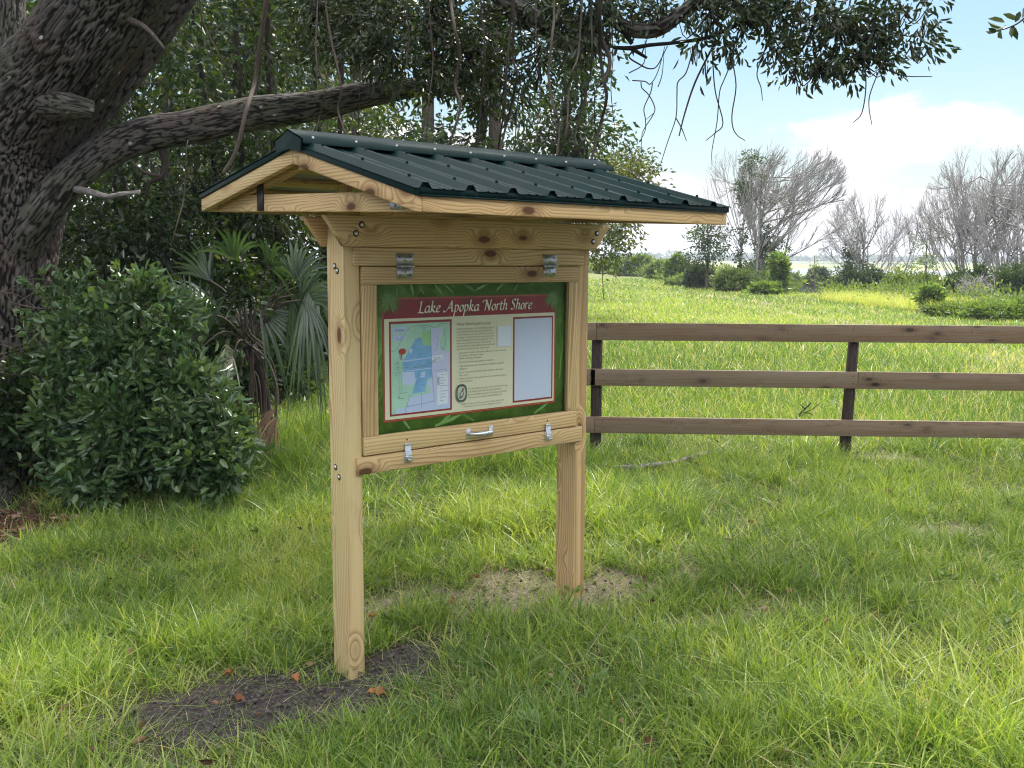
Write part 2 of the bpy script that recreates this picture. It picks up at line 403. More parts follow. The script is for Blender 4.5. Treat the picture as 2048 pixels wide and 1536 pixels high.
def furrowed(name, ridge, crack, moss, lichen, red):
    m, t, p, out = newmat(name)
    g = attr(t, 'gc', True); e = attr(t, 'crk')
    fine = t.noise(t.vmul(g, (1, 1, .3)), 70, 6, .72); big = t.noise(t.vmul(g, (1, 1, .6)), 2.4, 4, .6); mid = t.noise(t.vmul(g, (1, 1, .4)), 12, 4, .65)
    c = t.mix(t.mapr(e, .18, .70), crack, ridge)
    c = t.mix(t.mapr(fine, .35, .62, .55, 0), c, (crack[0] * 2, crack[1] * 2, crack[2] * 2))
    c = t.mix(t.math('MULTIPLY', t.mapr(e, .6, 1.0), t.mapr(mid, .5, .7, 0, .75)), c, tuple(min(.6, q * 1.9) for q in ridge))
    c = t.mix(t.mapr(big, .50, .66, 0, .65), c, t.mix(t.mapr(e, .1, .7), crack, red))
    c = t.mix(t.math('MULTIPLY', t.mapr(t.noise(t.vadd(g, (5, 2, 1)), 1.9, 4), .52, .66), .45), c, t.mix(t.mapr(e, .1, .7), crack, moss))
    v2 = t.n('ShaderNodeTexVoronoi'); v2.inputs['Scale'].default_value = 9.0; t.l(t.vmul(g, (1, 1, .8)), v2.inputs['Vector'])
    c = t.mix(t.math('MULTIPLY', t.mapr(v2.outputs['Distance'], .07, .13, 1, 0), t.mapr(mid, .45, .6)), c, lichen)
    t.l(c, p.inputs['Base Color']); p.inputs['Roughness'].default_value = .88; p.inputs['Specular IOR Level'].default_value = .2
    bump(t, p, fine, .55, .006)
    return m

def flat(name, col, rough=.5, metal=0.0, var=.0, scale=20.0, spec=.5, bmp=0.0):
    m, t, p, out = newmat(name)
    p.inputs['Roughness'].default_value = rough; p.inputs['Metallic'].default_value = metal; p.inputs['Specular IOR Level'].default_value = spec
    if var:
        o = t.n('ShaderNodeTexCoord').outputs['Object']; n = t.noise(o, scale, 5, .6)
        c = t.mix(t.mapr(n, .3, .7), tuple(k * (1 - var) for k in col), tuple(min(1, k * (1 + var)) for k in col)); t.l(c, p.inputs['Base Color'])
        t.l(t.mapr(n, .3, .7, rough * .8, min(1, rough * 1.25)), p.inputs['Roughness'])
        if bmp: bump(t, p, n, bmp, .003)
    else: p.inputs['Base Color'].default_value = (*col, 1)
    return m

M = {}
M['pine'] = wood('treated_pine', (.59, .45, .235), (.25, .145, .058))
M['pine_dark'] = wood('treated_pine_tan', (.565, .405, .205), (.23, .125, .05), green=.15)
M['fence'] = wood('fence_timber', (.185, .128, .080), (.080, .052, .032), green=.1, knotc=(.02, .012, .008), weather=(.20, .16, .122))
M['pole'] = bark('fence_pole_wood', (.075, .055, .045), (.02, .014, .012), 30, strength=.5, along=.06, dist=.006)
M['galv'] = flat('galvanised_steel', (.46, .47, .50), .42, .85, .22, 60)
M['zinc'] = flat('bright_zinc', (.62, .64, .68), .3, .9, .12, 50)
M['darkmetal'] = flat('weathered_strap', (.06, .06, .065), .5, .6, .4, 40)
M['hole'] = flat('drilled_hole', (.05, .03, .018), .9)
# ------------------------------------------------------------------ textures for the roof sheet
def roofmat():
    m, t, p, out = newmat('green_painted_metal')
    o = t.n('ShaderNodeTexCoord').outputs['Object']
    n = t.noise(o, 4.0, 6, .65); sc = t.noise(t.vmul(o, (30, 3, 8)), 1.0, 4, .6)
    c = t.mix(t.mapr(n, .35, .7), (.003, .0145, .0140), (.006, .022, .021))
    c = t.mix(t.mapr(sc, .6, .85, 0, .28), c, (.16, .18, .17))
    t.l(c, p.inputs['Base Color']); t.l(t.mapr(n, .3, .7, .30, .46), p.inputs['Roughness']); p.inputs['Specular IOR Level'].default_value = .07
    return m
M['roof'] = roofmat()
M['under'] = flat('bare_sheet_underside', (.30, .30, .28), .7, .0, .15, 10)
# ------------------------------------------------------------------ the kiosk
# local axes: x along the board, y away from the reader, z up; origin at the near post's foot
YAW = math.atan2(.63960583, .76870305)
KX, KY = -.62115627, 3.62995365
kiosk = thing('information_kiosk', 'roofed timber notice board on two posts with a green metal gable roof', 'information kiosk', (KX, KY, 0), YAW)
def obj(mb, name, mat, parent=None, bevel=.003, smooth=False, label=None):
    o = mb.build(name, mat, kiosk if parent is None else parent, smooth, bevel)
    if label: o['label'] = label
    return o
def one(name, lo, hi, axis, mat, parent=None, bevel=.003, label=None, seed=None):
    m = MB(); box(m, lo, hi, axis, seed); return obj(m, name, mat, parent, bevel, label=label)

P1, PD = .068, .1227                     # post width and depth
XR = 1.1832
ZB0, ZB1 = 1.6670, 1.7783                # header beam
pa = one('post', (0, 0, -.3), (P1, PD, ZB1), 2, M['pine'], seed=3.3)
pb = one('post', (XR, 0, -.3), (XR + P1, PD, ZB1), 2, M['pine_dark'], seed=7.7)
def disc(mb, c, n, r, h, sides=16):
    c = A(c, float); n = unit(A(n, float)); tube(mb, [c - n * .004, c + n * h * .6, c + n * h], [r, r, r * .72], sides)
def bolt_set(parent, spots, n):
    for c in spots:
        m = MB(); n_ = A(n, float)
        th = np.linspace(0, 2 * np.pi, 24, endpoint=False)
        # counterbore: dark ring disc, then washer and hex head
        disc(m, A(c), n, .0125, .0012, 24); o = obj(m, 'bolt_recess', M['hole'], parent, 0)
        m = MB(); disc(m, A(c) + n_ * .001, n, .0072, .004, 14); o2 = obj(m, 'bolt', M['zinc'], parent, 0)
bolt_set(pa, [(0, .064, 1.595), (0, .046, 1.578), (0, .083, .83), (0, .058, .795)], (-1, 0, 0))
def beam(y0, y1, mat, seed):
    m = MB(); P = [(-.010, y0, ZB0), (1.2675, y0, ZB0), (1.2675, y1, ZB0), (-.010, y1, ZB0), (-.092, y0, ZB1), (1.3605, y0, ZB1), (1.3605, y1, ZB1), (-.092, y1, ZB1)]
    hexa(m, P, 0, seed); return obj(m, 'header_beam', mat)
bf = beam(-.030, -.0015, M['pine'], 5.1); bb = beam(PD + .0015, PD + .030, M['pine_dark'], 9.4)
bolt_set(bf, [(.062, -.030, 1.747), (.037, -.030, 1.715), (1.269, -.030, 1.740), (1.247, -.030, 1.703)], (0, -1, 0))
one('head_rail', (.036, -.012, 1.5975), (1.2120, .030, 1.6655), 0, M['pine'], seed=12.6)
sr = one('sill_rail', (.040, -.014, .8077), (1.2140, .026, .8745), 0, M['pine_dark'], seed=15.2)
# jambs between post and door, and the back board
one('back_board', (.0690, .060, .82), (1.1822, .072, 1.66), 0, M['pine'], seed=18.4)
# door: frame of four boards
D0, D1, DZ0, DZ1 = .0722, 1.1805, .8785, 1.5935
OX0, OX1, OZ0, OZ1 = .1385, 1.1250, .9495, 1.5265
door = one('door_rail', (D0, -.010, OZ1), (D1, .018, DZ1), 0, M['pine_dark'], seed=21.9); door.name = 'door'
one('door_rail', (D0, -.010, DZ0), (D1, .018, OZ0), 0, M['pine'], door, seed=24.3)
one('door_stile', (D0, -.0088, OZ0 + .0006), (OX0, .0168, OZ1 - .0006), 2, M['pine_dark'], door, seed=27.5)
one('door_stile', (OX1, -.0088, OZ0 + .0006), (D1, .0168, OZ1 - .0006), 2, M['pine'], door, seed=31.8)
gm, gt, gp, go = newmat('glazing')
tr_ = gt.n('ShaderNodeBsdfTransparent'); tr_.inputs[0].default_value = (.95, .97, .96, 1)
gl_ = gt.n('ShaderNodeBsdfGlossy'); gl_.inputs['Roughness'].default_value = .03
fr_ = gt.n('ShaderNodeFresnel'); fr_.inputs[0].default_value = 1.16
mx_ = gt.n('ShaderNodeMixShader'); gt.l(fr_.outputs[0], mx_.inputs[0]); gt.l(tr_.outputs[0], mx_.inputs[1]); gt.l(gl_.outputs[0], mx_.inputs[2]); gt.l(mx_.outputs[0], go.inputs[0])
m = MB(); m.add([(OX0 - .004, .006, OZ0 - .004), (OX1 + .004, .006, OZ0 - .004), (OX1 + .004, .006, OZ1 + .004), (OX0 - .004, .006, OZ1 + .004)], A([[0, 1, 2, 3]])); obj(m, 'glass_pane', gm, door, 0)
# hinges
for hx in (.262, 1.007):
    m = MB(); zj = 1.5955; hw = .0405
    box(m, (hx - hw, -.0145, zj + .003), (hx + hw * .92, -.0115, zj + .049)); box(m, (hx - hw * .92, -.0130, zj - .047), (hx + hw * .85, -.0100, zj - .003))
    for kx in np.linspace(-hw, hw, 6)[:-1]:
        tube(m, [(hx + kx + .001, -.0165, zj), (hx + kx + .015, -.0165, zj)], .0052, 10)
    h = obj(m, 'hinge', M['galv'], door, 0)
    for dx, dz in ((-.026, .035), (.0, .022), (.024, .035), (-.024, -.034), (0, -.022), (.022, -.034)):
        m = MB(); disc(m, (hx + dx, -.0128 if dz < 0 else -.0143, zj + dz), (0, -1, 0), .0034, .0018, 8); obj(m, 'screw', M['darkmetal'], h, 0)
# handle
m = MB(); hz0 = .9115
for hx in (.566, .684): box(m, (hx - .011, -.0135, hz0 - .021), (hx + .011, -.0105, hz0 + .021))
tube(m, smooth_path([(.566, -.012, hz0), (.574, -.034, hz0), (.600, -.046, hz0), (.650, -.046, hz0), (.676, -.034, hz0), (.684, -.012, hz0)], 5), [.0085, .0075, .0095, .0105, .0095, .0075, .0085], 12)
obj(m, 'handle', M['zinc'], door, .001, True)
# two toggle latches across the joint of door and sill rail
for lx in (.266, 1.003):
    m = MB()
    prof = [(-.0185, .906), (-.0175, .880), (-.0225, .868), (-.0235, .853), (-.0205, .836)]
    V = []; hw = .0145
    for y, z in prof: V += [(lx - hw, y, z), (lx + hw, y, z), (lx + hw, y + .003, z), (lx - hw, y + .003, z)]
    F = []
    for i in range(len(prof) - 1):
        a = i * 4
        for k in range(4): F.append((a + k, a + (k + 1) % 4, a + 4 + (k + 1) % 4, a + 4 + k))
    F += [(3, 2, 1, 0), (len(V) - 4, len(V) - 3, len(V) - 2, len(V) - 1)]
    m.add(V, A(F)); box(m, (lx - .018, -.0185, .832), (lx + .016, -.0145, .872)); box(m, (lx - .0165, -.0215, .8985), (lx + .0165, -.0105, .9075))
    tube(m, [(lx - .018, -.026, .856), (lx + .018, -.026, .850)], .003, 8); box(m, (lx - .006, -.030, .838), (lx + .014, -.024, .846))
    lo = obj(m, 'latch', M['zinc'], sr, .0008)
    m = MB(); disc(m, (lx, -.0100, .921), (0, -1, 0), .0034, .0018, 8); obj(m, 'screw', M['hole'], door, 0)

# ---- the printed panel behind the glass
PY = .0200
def prt(name, col, rough=.35, var=.0, scale=30): return flat(name, col, rough, 0, var, scale, .4)
K = dict(red=prt('print_dark_red', (.27, .014, .018), var=.35, scale=14), orange=prt('print_orange_line', (.42, .12, .045)), cream=prt('print_cream', (.74, .72, .53)),
         white=prt('print_pale_lilac', (.60, .66, .82)), title=prt('print_ivory', (.86, .82, .66)), ink=prt('print_grey_ink', (.17, .17, .14)), ink2=prt('print_olive_ink', (.22, .22, .15)),
         card=prt('print_card_white', (.72, .77, .86)), mint=prt('map_mint', (.42, .66, .52), var=.1, scale=12), water=prt('map_water', (.21, .43, .68), var=.14, scale=25), pale=prt('map_pale_blue', (.52, .62, .84)),
         green=prt('map_green', (.33, .58, .30)), line=prt('map_line', (.22, .30, .32)), lilac=prt('map_lilac', (.56, .60, .80)), brick=prt('print_brick_frame', (.27, .028, .022)), oval=prt('seal_green', (.045, .075, .045)),
         seal=prt('seal_pale', (.55, .58, .50)), bub=prt('map_red_bubble', (.42, .05, .03)), fan=prt('print_fan_green', (.085, .205, .035)), fan2=prt('print_fan_pale', (.17, .34, .09)))
gm_, t_, p_, o_ = newmat('print_green_ground')
oc = t_.n('ShaderNodeTexCoord').outputs['Object']
na = t_.noise(t_.vmul(oc, (6, 1, 9)), 1.6, 6, .65, .8)
cg = t_.ramp(na, [(.3, (.065, .155, .03)), (.5, (.125, .27, .05)), (.7, (.23, .39, .095))]); t_.l(cg, p_.inputs['Base Color']); p_.inputs['Roughness'].default_value = .35
K['ground'] = gm_
lay = [0]
def poly(pts, dy=None):
    """flat printed shape, each one a hair above the last"""
    m = MB(); n = len(pts); lay[0] += 1
    y = PY - .00004 * lay[0] if dy is None else PY - dy
    m.add([(x, y, z) for x, z in pts], [A([list(range(n))])]); return m
def rect(x0, z0, x1, z1): return poly([(x0, z0), (x1, z0), (x1, z1), (x0, z1)])
m = MB(); box(m, (OX0 - .012, PY, OZ0 - .012), (OX1 + .012, PY + .006, OZ1 + .012)); panel = obj(m, 'display_panel', K['ground'], None, 0)
def pr(m, name, mat): return obj(m, name, mat, panel, 0)
# pale frond streaks in the green border
for k, (x, z, ang, ln, wd) in enumerate([(.25, 1.53, -100, .06, .010), (.31, 1.53, -78, .055, .012), (.345, 1.53, -60, .06, .008), (.37, 1.53, -118, .05, .009), (.42, 1.53, -50, .07, .010), (.47, 1.525, -40, .06, .008), (.56, 1.53, -30, .08, .012), (.70, 1.53, -155, .09, .011), (.78, 1.53, -140, .07, .010), (.86, 1.53, -125, .06, .010),
                                         (.14, 1.20, 70, .14, .012), (.145, 1.12, 78, .12, .010), (.14, 1.05, 60, .10, .012), (.44, .955, 35, .11, .014), (.42, .952, 15, .15, .018), (.62, .955, 150, .12, .012), (.30, .955, 130, .06, .010), (1.10, 1.10, 85, .2, .010), (1.115, 1.20, 100, .16, .008), (.95, .955, 25, .10, .012)]):
    a = math.radians(ang); dx, dz = math.cos(a), math.sin(a)
    q = [(x - dz * wd * .3, z + dx * wd * .3), (x + dx * ln * .6 - dz * wd * .5, z + dz * ln * .6 + dx * wd * .5), (x + dx * ln, z + dz * ln), (x + dx * ln * .6 + dz * wd * .5, z + dz * ln * .6 - dx * wd * .5), (x + dz * wd * .3, z - dx * wd * .3)]
    q = [(min(max(u, OX0 + .001), OX1 - .001), min(max(v, OZ0 + .001), OZ1 - .001)) for u, v in q]
    pr(poly(q), 'frond_streak', K['fan2'] if k % 3 else K['fan'])
BX0, BX1, BZ0, BZ1 = .178, 1.072, .994, 1.472
pr(rect(BX0 - .003, BZ0 - .003, BX1 + .003, BZ1 + .003), 'border_line', K['brick'])
pr(rect(BX0 + .0005, BZ0 + .0005, BX1 - .0005, BZ1 - .0005), 'border_line', K['orange'])
pr(rect(BX0 + .004, BZ0 + .004, BX1 - .004, BZ1 - .004), 'title_banner', K['red'])
pr(rect(BX0 + .007, BZ0 + .007, BX1 - .007, 1.3935), 'text_field', K['cream'])
# notice sheet area
pr(rect(.828, 1.012, 1.057, 1.380), 'notice_frame', K['brick']); pr(rect(.837, 1.020, 1.0495, 1.3715), 'notice_sheet', K['white'])
# map
pr(rect(.206, 1.013, .505, 1.383), 'map_frame', K['brick']); mp = pr(rect(.2145, 1.0205, .4965, 1.373), 'lake_map', K['mint'])
MX, MZ, MW, MH = .2145, 1.0205, .282, .3525
def mq(x, y):                             # map picture (0..1 from its top left) to the panel
    return (MX + x * MW, MZ + (1 - y) * MH)
def mpoly(pts, mat, name='map_patch'): return pr(poly([mq(*p) for p in pts]), name, mat)
mpoly([(.67, .06), (.78, .07), (.86, .05), (.87, .14), (.82, .18), (.83, .3), (.84, .33), (1, .33), (1, 1), (.65, 1), (.66, .55), (.66, .22)], K['lilac'])
mpoly([(.08, .94), (.25, .93), (.3, .82), (.72, .80), (.73, .93), (.99, .92), (1, 1), (.08, 1)], K['pale'])
mpoly([(.36, .12), (.52, .12), (.53, .26), (.38, .26)], K['mint']); mpoly([(.51, .10), (.66, .09), (.67, .26), (.53, .27)], K['green'])
mpoly([(.40, .18), (.50, .16), (.53, .26), (.67, .26), (.69, .62), (.60, .64), (.56, .78), (.34, .79), (.42, .62), (.20, .53), (.19, .42), (.30, .30)], K['water'])
mpoly([(.18, .54), (.38, .54), (.40, .64), (.33, .70), (.18, .66)], K['pale']); mpoly([(.30, .27), (.36, .29), (.34, .33), (.30, .33)], K['pale'])
mpoly([(.2, .41), (.69, .39), (.69, .402), (.2, .425)], K['pale']); mpoly([(.24, .525), (.69, .51), (.69, .52), (.24, .535)], K['pale']); mpoly([(.5, .55), (.57, .55), (.55, .62), (.47, .61)], K['pale'])
mpoly([(.60, .66), (.67, .65), (.67, .72), (.61, .73)], K['pale'])
mpoly([(.03, .04), (.25, .03), (.26, .10), (.03, .11)], K['pale'], 'map_box'); mpoly([(.04, .13), (.23, .125), (.23, .18), (.04, .19)], K['pale'], 'map_box')
mpoly([(.77, .58), (.96, .57), (.96, .94), (.77, .95)], K['card'], 'map_legend')
mpoly([(.67, .38), (.88, .37), (.88, .43), (.67, .44)], K['card'], 'map_box')
def seg(pts, w_, mat, name='map_line'):
    m = MB(); lay[0] += 1; y = PY - .00004 * lay[0]
    q = A([mq(*p) for p in pts])
    for a, b in zip(q[:-1], q[1:]):
        d = (b - a) / (np.linalg.norm(b - a) + 1e-9); nx, nz = -d[1] * w_, d[0] * w_
        m.add([(a[0] + nx, y, a[1] + nz), (a[0] - nx, y, a[1] - nz), (b[0] - nx, y, b[1] - nz), (b[0] + nx, y, b[1] + nz)], A([[0, 1, 2, 3]])); y -= .000004
    return pr(m, name, mat)
seg([(0, .30), (.08, .29), (.25, .09), (.34, .03), (.60, .03), (.74, .06), (.84, .02), (1, .02)], .0009, K['line'])
seg([(.66, .07), (.68, .55), (.72, .90), (.23, .93), (.23, 1)], .0009, K['line']); seg([(.72, .55), (.93, .54), (.93, .63)], .0007, K['line'])
seg([(.50, .79), (.50, .97)], .0007, K['line']); seg([(.25, .93), (.30, .80)], .0009, K['line']); seg([(0, .54), (.16, .54), (.16, .75)], .0006, K['line']); seg([(.14, .32), (.12, .42), (.13, .75)], .0006, K['line'])
seg([(.9, .08), (.92, .28)], .0009, K['line']); seg([(.70, .15), (.78, .16), (.78, .30), (.72, .32)], .0005, K['line'])
for yy, x0, x1 in [(.062, .06, .22), (.074, .05, .23), (.086, .05, .21), (.15, .06, .12), (.15, .15, .20), (.172, .06, .2), (.24, .37, .43), (.345, .42, .48), (.455, .42, .48), (.48, .36, .59), (.495, .38, .57), (.59, .46, .52), (.70, .49, .55), (.30, .47, .53), (.055, .50, .60), (.072, .52, .58),
                   (.405, .70, .82), (.42, .72, .86), (.49, .16, .28), (.57, .05, .09), (.77, .12, .25), (.83, .1, .2), (.60, .83, .90), (.635, .82, .88), (.665, .82, .92), (.70, .82, .89), (.73, .80, .95), (.76, .82, .84), (.79, .82, .95), (.825, .82, .90), (.86, .82, .92), (.90, .82, .87)]:
    seg([(x0, yy), (x1, yy)], .0009, K['line'], 'map_caption')
for x, y in [(.10, .49), (.18, .385), (.88, .30), (.67, .44), (.72, .44), (.12, .81), (.79, .635), (.79, .665), (.79, .70)]:
    mpoly([(x - .015, y - .013), (x + .015, y - .013), (x + .015, y + .013), (x - .015, y + .013)], K['line'], 'map_symbol'); mpoly([(x - .007, y - .006), (x + .006, y - .006), (x + .006, y + .007), (x - .007, y + .007)], K['card'], 'map_symbol')
mpoly([(.18 + .058 * math.cos(a), .305 + .033 * math.sin(a)) for a in np.linspace(0, 6.283, 20, endpoint=False)], K['bub'], 'map_bubble'); mpoly([(.165, .33), (.185, .335), (.14, .405)], K['bub'], 'map_bubble')
seg([(.06, .45), (.11, .415)], .0012, K['line'])
# lettering
_tc = {}
def text_mb(s, x, z, size, width=None, shear=.0, align='LEFT', mb=None):
    cu = bpy.data.curves.new('t', 'FONT'); cu.body = s; cu.size = 1.0; cu.shear = shear; cu.align_x = align; cu.resolution_u = 2
    ob = bpy.data.objects.new('t', cu); me = ob.to_mesh()
    n = len(me.vertices); V = np.zeros(n * 3, np.float32); me.vertices.foreach_get('co', V); V = V.reshape(-1, 3)
    me.calc_loop_triangles(); T = np.zeros(len(me.loop_triangles) * 3, np.int32); me.loop_triangles.foreach_get('vertices', T)
    ob.to_mesh_clear(); bpy.data.objects.remove(ob); bpy.data.curves.remove(cu)
    k = size; kx = k if width is None else width / (V[:, 0].max() - V[:, 0].min())
    if mb is None: mb = MB(); lay[0] += 1
    mb.add(np.stack([x + V[:, 0] * kx, np.full(n, PY - .00004 * lay[0]), z + V[:, 1] * k], 1), T.reshape(-1, 3)); return mb
def para(lines, x, z, dz, size, name, mat, widths=None, shear=0.12):
    m = None
    for i, s in enumerate(lines):
        if m is None: m = text_mb(s, x, z, size, widths[i] if widths else None, shear)
        else: text_mb(s, x, z - i * dz, size, widths[i] if widths else None, shear, mb=m)
    return pr(m, name, mat)
para(['West Marsh public access'], .527, 1.3555, 0, .0175, 'heading_text', K['ink2'], [.176], .25)
para(['Limited vehicle access to the West Marsh parking lot', 'and canoe/kayak boat launch area is available by', 'advanced daily permit only, which may be obtained', 'by making a reservation online at www.sjrwmd.com/', 'lands/recreation/permit or via the QR code. A user', 'may receive a permit one day per week and one', 'weekend day each month, allowing one vehicle with', 'up to four occupants in the launch area.'],
     .527, 1.3385, .0117, .0098, 'body_text', K['ink'], [.193, .186, .196, .197, .192, .178, .199, .168])
para(['Reservations must be made at least 48 hours in advance but may', 'be made up to 90 days in advance'], .541, 1.2405, .0115, .0092, 'bullet_text', K['ink'], [.247, .128])
para(['Paddle craft only are allowed'], .541, 1.2175, 0, .0092, 'bullet_text', K['ink'], [.112])
para(['One trip per reservation; trailers not allowed'], .541, 1.2025, 0, .0092, 'bullet_text', K['ink'], [.180])
para(['Valid vehicle permit must be printed and displayed on vehicle', 'dashboard'], .541, 1.1865, .0115, .0092, 'bullet_text', K['ink'], [.234, .040])
para(['Hours of operation: 30 minutes before sunrise to 30 minutes', 'after sunset'], .541, 1.1605, .0115, .0092, 'bullet_text', K['ink'], [.230, .045])
para(['Fishing is allowed - Catch and Release Only (freshwater fishing', 'license required)'], .541, 1.1345, .0115, .0092, 'bullet_text', K['ink'], [.245, .066])
for z in (1.243, 1.220, 1.205, 1.189, 1.163, 1.137): pr(rect(.5305, z, .5325, z + .002), 'bullet_mark', K['ink'])
para(['The West Marsh area offers seasonal waterfowl hunting,', 'with Public Small Game Hunt Area (PSGHA)', 'permits available through the Florida Fish and Wildlife', 'Conservation Commission (www.MyFWC.com)'], .586, 1.0895, .0122, .0098, 'hunting_text', K['ink2'], [.210, .176, .206, .178], .2)
para(['Wildlife cameras are always on duty on this public land.'], .547, 1.0285, 0, .0088, 'closing_text', K['ink'], [.230])
para(['Please help keep this area clean - take litter with you.'], .563, 1.0175, 0, .0088, 'closing_text', K['ink'], [.200])
pr(rect(.7395, 1.2585, .8130, 1.3455), 'white_card', K['card'])
# the agency's oval seal: dark ring, pale field, a wading bird among reeds
def stadium(cx, cz, rx, rz, n=28): return [(cx + rx * math.copysign(abs(math.cos(a)) ** .75, math.cos(a)), cz + rz * math.copysign(abs(math.sin(a)) ** .75, math.sin(a))) for a in np.linspace(0, 2 * np.pi, n, endpoint=False)]
pr(poly(stadium(.5515, 1.0775, .0290, .0375)), 'agency_seal', K['oval']); pr(poly(stadium(.5515, 1.0775, .0265, .0350)), 'seal_line', K['seal']); pr(poly(stadium(.5515, 1.0775, .0257, .0342)), 'seal_ring', K['oval']); pr(poly(stadium(.5515, 1.0775, .0205, .0282)), 'seal_field', K['seal'])
pr(poly([(.5390, 1.058), (.5450, 1.053), (.5560, 1.060), (.5640, 1.074), (.5600, 1.083), (.5650, 1.096), (.5560, 1.101), (.5545, 1.092), (.5480, 1.085), (.5420, 1.075)]), 'seal_bird', K['ink'])
pr(poly([(.5470, 1.064), (.5540, 1.068), (.5590, 1.077), (.5560, 1.084), (.5500, 1.080), (.5460, 1.072)]), 'seal_bird', K['seal']); pr(poly([(.5350, 1.070), (.5380, 1.090), (.5400, 1.072)]), 'seal_reed', K['ink2']); pr(poly([(.5600, 1.055), (.5680, 1.068), (.5640, 1.054)]), 'seal_reed', K['ink2'])
# palm fans at the two ends of the banner
def fan(cx, cz, R, n, a0, mat):
    m = MB(); lay[0] += 1; y = PY - .00004 * lay[0]
    for i in range(n):
        a = a0 + (2 * math.pi - .5) * i / (n - 1); r = R * (.70 + .45 * rng.random()); wv = .055
        m.add([(cx, y, cz), (cx + r * .6 * math.cos(a - wv), y, cz + r * .6 * math.sin(a - wv)), (cx + r * math.cos(a + .03), y, cz + r * math.sin(a + .03)), (cx + r * .6 * math.cos(a + wv), y, cz + r * .6 * math.sin(a + wv))], A([[0, 1, 2, 3]])); y -= .000002
    return pr(m, 'palm_fan', mat)
fan(.205, 1.458, .060, 36, -1.2, K['fan']); fan(.205, 1.458, .050, 24, -1.1, K['fan2']); fan(1.047, 1.446, .054, 36, -1.9, K['fan']); fan(1.047, 1.446, .044, 24, -1.8, K['fan2'])
# the title, written with a broad pen held at 40 degrees
GL = {'L': (.95, [[(.12, 1.5), (.34, 1.72), (.28, 1.0), (.18, .08)], [(-.12, -.02), (.2, .06), (.5, -.02), (.78, .0), (.95, .16)]]),
      'a': (.88, [[(.66, .86), (.36, 1.0), (.10, .62), (.12, .14), (.34, .0), (.64, .46)], [(.70, 1.0), (.63, .4), (.68, .04), (.86, .12)]]),
      'k': (.86, [[(.10, 1.62), (.24, 1.72), (.17, .9), (.08, 0.0)], [(.12, .46), (.34, .88), (.56, .98), (.56, .68), (.2, .5)], [(.26, .52), (.50, .12), (.78, .02)]]),
      'e': (.74, [[(.10, .46), (.46, .58), (.60, .84), (.40, 1.0), (.14, .72), (.10, .25), (.30, .0), (.62, .16)]]),
      'A': (1.20, [[(-.45, .22), (-.38, .0), (-.10, .08), (.30, .72), (.62, 1.45), (.70, 1.70)], [(.70, 1.70), (.80, .8), (.88, .08), (1.06, .06)], [(.20, .56), (.84, .62)]]),
      'p': (.82, [[(.04, .90), (.18, 1.0), (.12, .1), (.02, -.78)], [(.14, .76), (.42, 1.02), (.64, .74), (.54, .2), (.28, .0), (.10, .10)]]),
      'o': (.76, [[(.36, 1.0), (.10, .66), (.11, .16), (.34, .0), (.60, .34), (.60, .82), (.36, 1.0)]]),
      'N': (1.12, [[(-.42, 1.30), (-.40, 1.52), (-.12, 1.66), (.16, 1.64)], [(.16, 1.66), (.12, .8), (.02, .02)], [(.16, 1.66), (.44, .9), (.74, .0)], [(.74, .0), (.82, .9), (.98, 1.78)]]),
      'r': (.62, [[(.04, .90), (.18, 1.0), (.14, .5), (.08, .0)], [(.14, .66), (.34, .98), (.56, .94)]]),
      't': (.58, [[(.28, 1.42), (.20, .8), (.16, .16), (.32, .0), (.52, .14)], [(-.02, .96), (.52, 1.0)]]),
      'h': (.84, [[(.10, 1.62), (.24, 1.72), (.17, .9), (.08, .0)], [(.14, .66), (.40, 1.02), (.60, .82), (.54, .12), (.72, .06)]]),
      'S': (.90, [[(.80, 1.46), (.58, 1.72), (.26, 1.56), (.24, 1.18), (.56, .80), (.62, .34), (.36, .0), (.02, .18)]]),
      ' ': (.52, [])}
def title(s, x, z, width, xh):
    adv = [GL[c][0] + (.42 if c in 'AN' else 0) for c in s]; tot = sum(adv); kx = width / tot; m = MB(); lay[0] += 1; y = PY - .00004 * lay[0]; px = 0
    nb = A([math.cos(math.radians(38)), math.sin(math.radians(38))]) * .135
    for c, a in zip(s, adv):
        ox = px + (.42 if c in 'AN' else 0)
        for stv in GL[c][1]:
            q = smooth_path([(u, v, 0) for u, v in stv], 6)[:, :2]
            q = np.stack([q[:, 0] + q[:, 1] * .10 + ox, q[:, 1]], 1)
            L_ = q + nb; R_ = q - nb; V = np.concatenate([L_, R_]); n = len(q); i = np.arange(n - 1)
            hb = A([-nb[1], nb[0]]) * .32
            m.add(np.stack([x + V[:, 0] * kx, np.full(2 * n, y), z + V[:, 1] * xh], 1), np.stack([i, i + 1, n + i + 1, n + i], 1)); y -= .000003
            V = np.concatenate([q + hb, q - hb]); m.add(np.stack([x + V[:, 0] * kx, np.full(2 * n, y), z + V[:, 1] * xh], 1), np.stack([i, i + 1, n + i + 1, n + i], 1)); y -= .000003
        px += a
    pr(m, 'title_lettering', K['title'])
title('Lake Apopka North Shore', .340, 1.4135, .590, .0255)

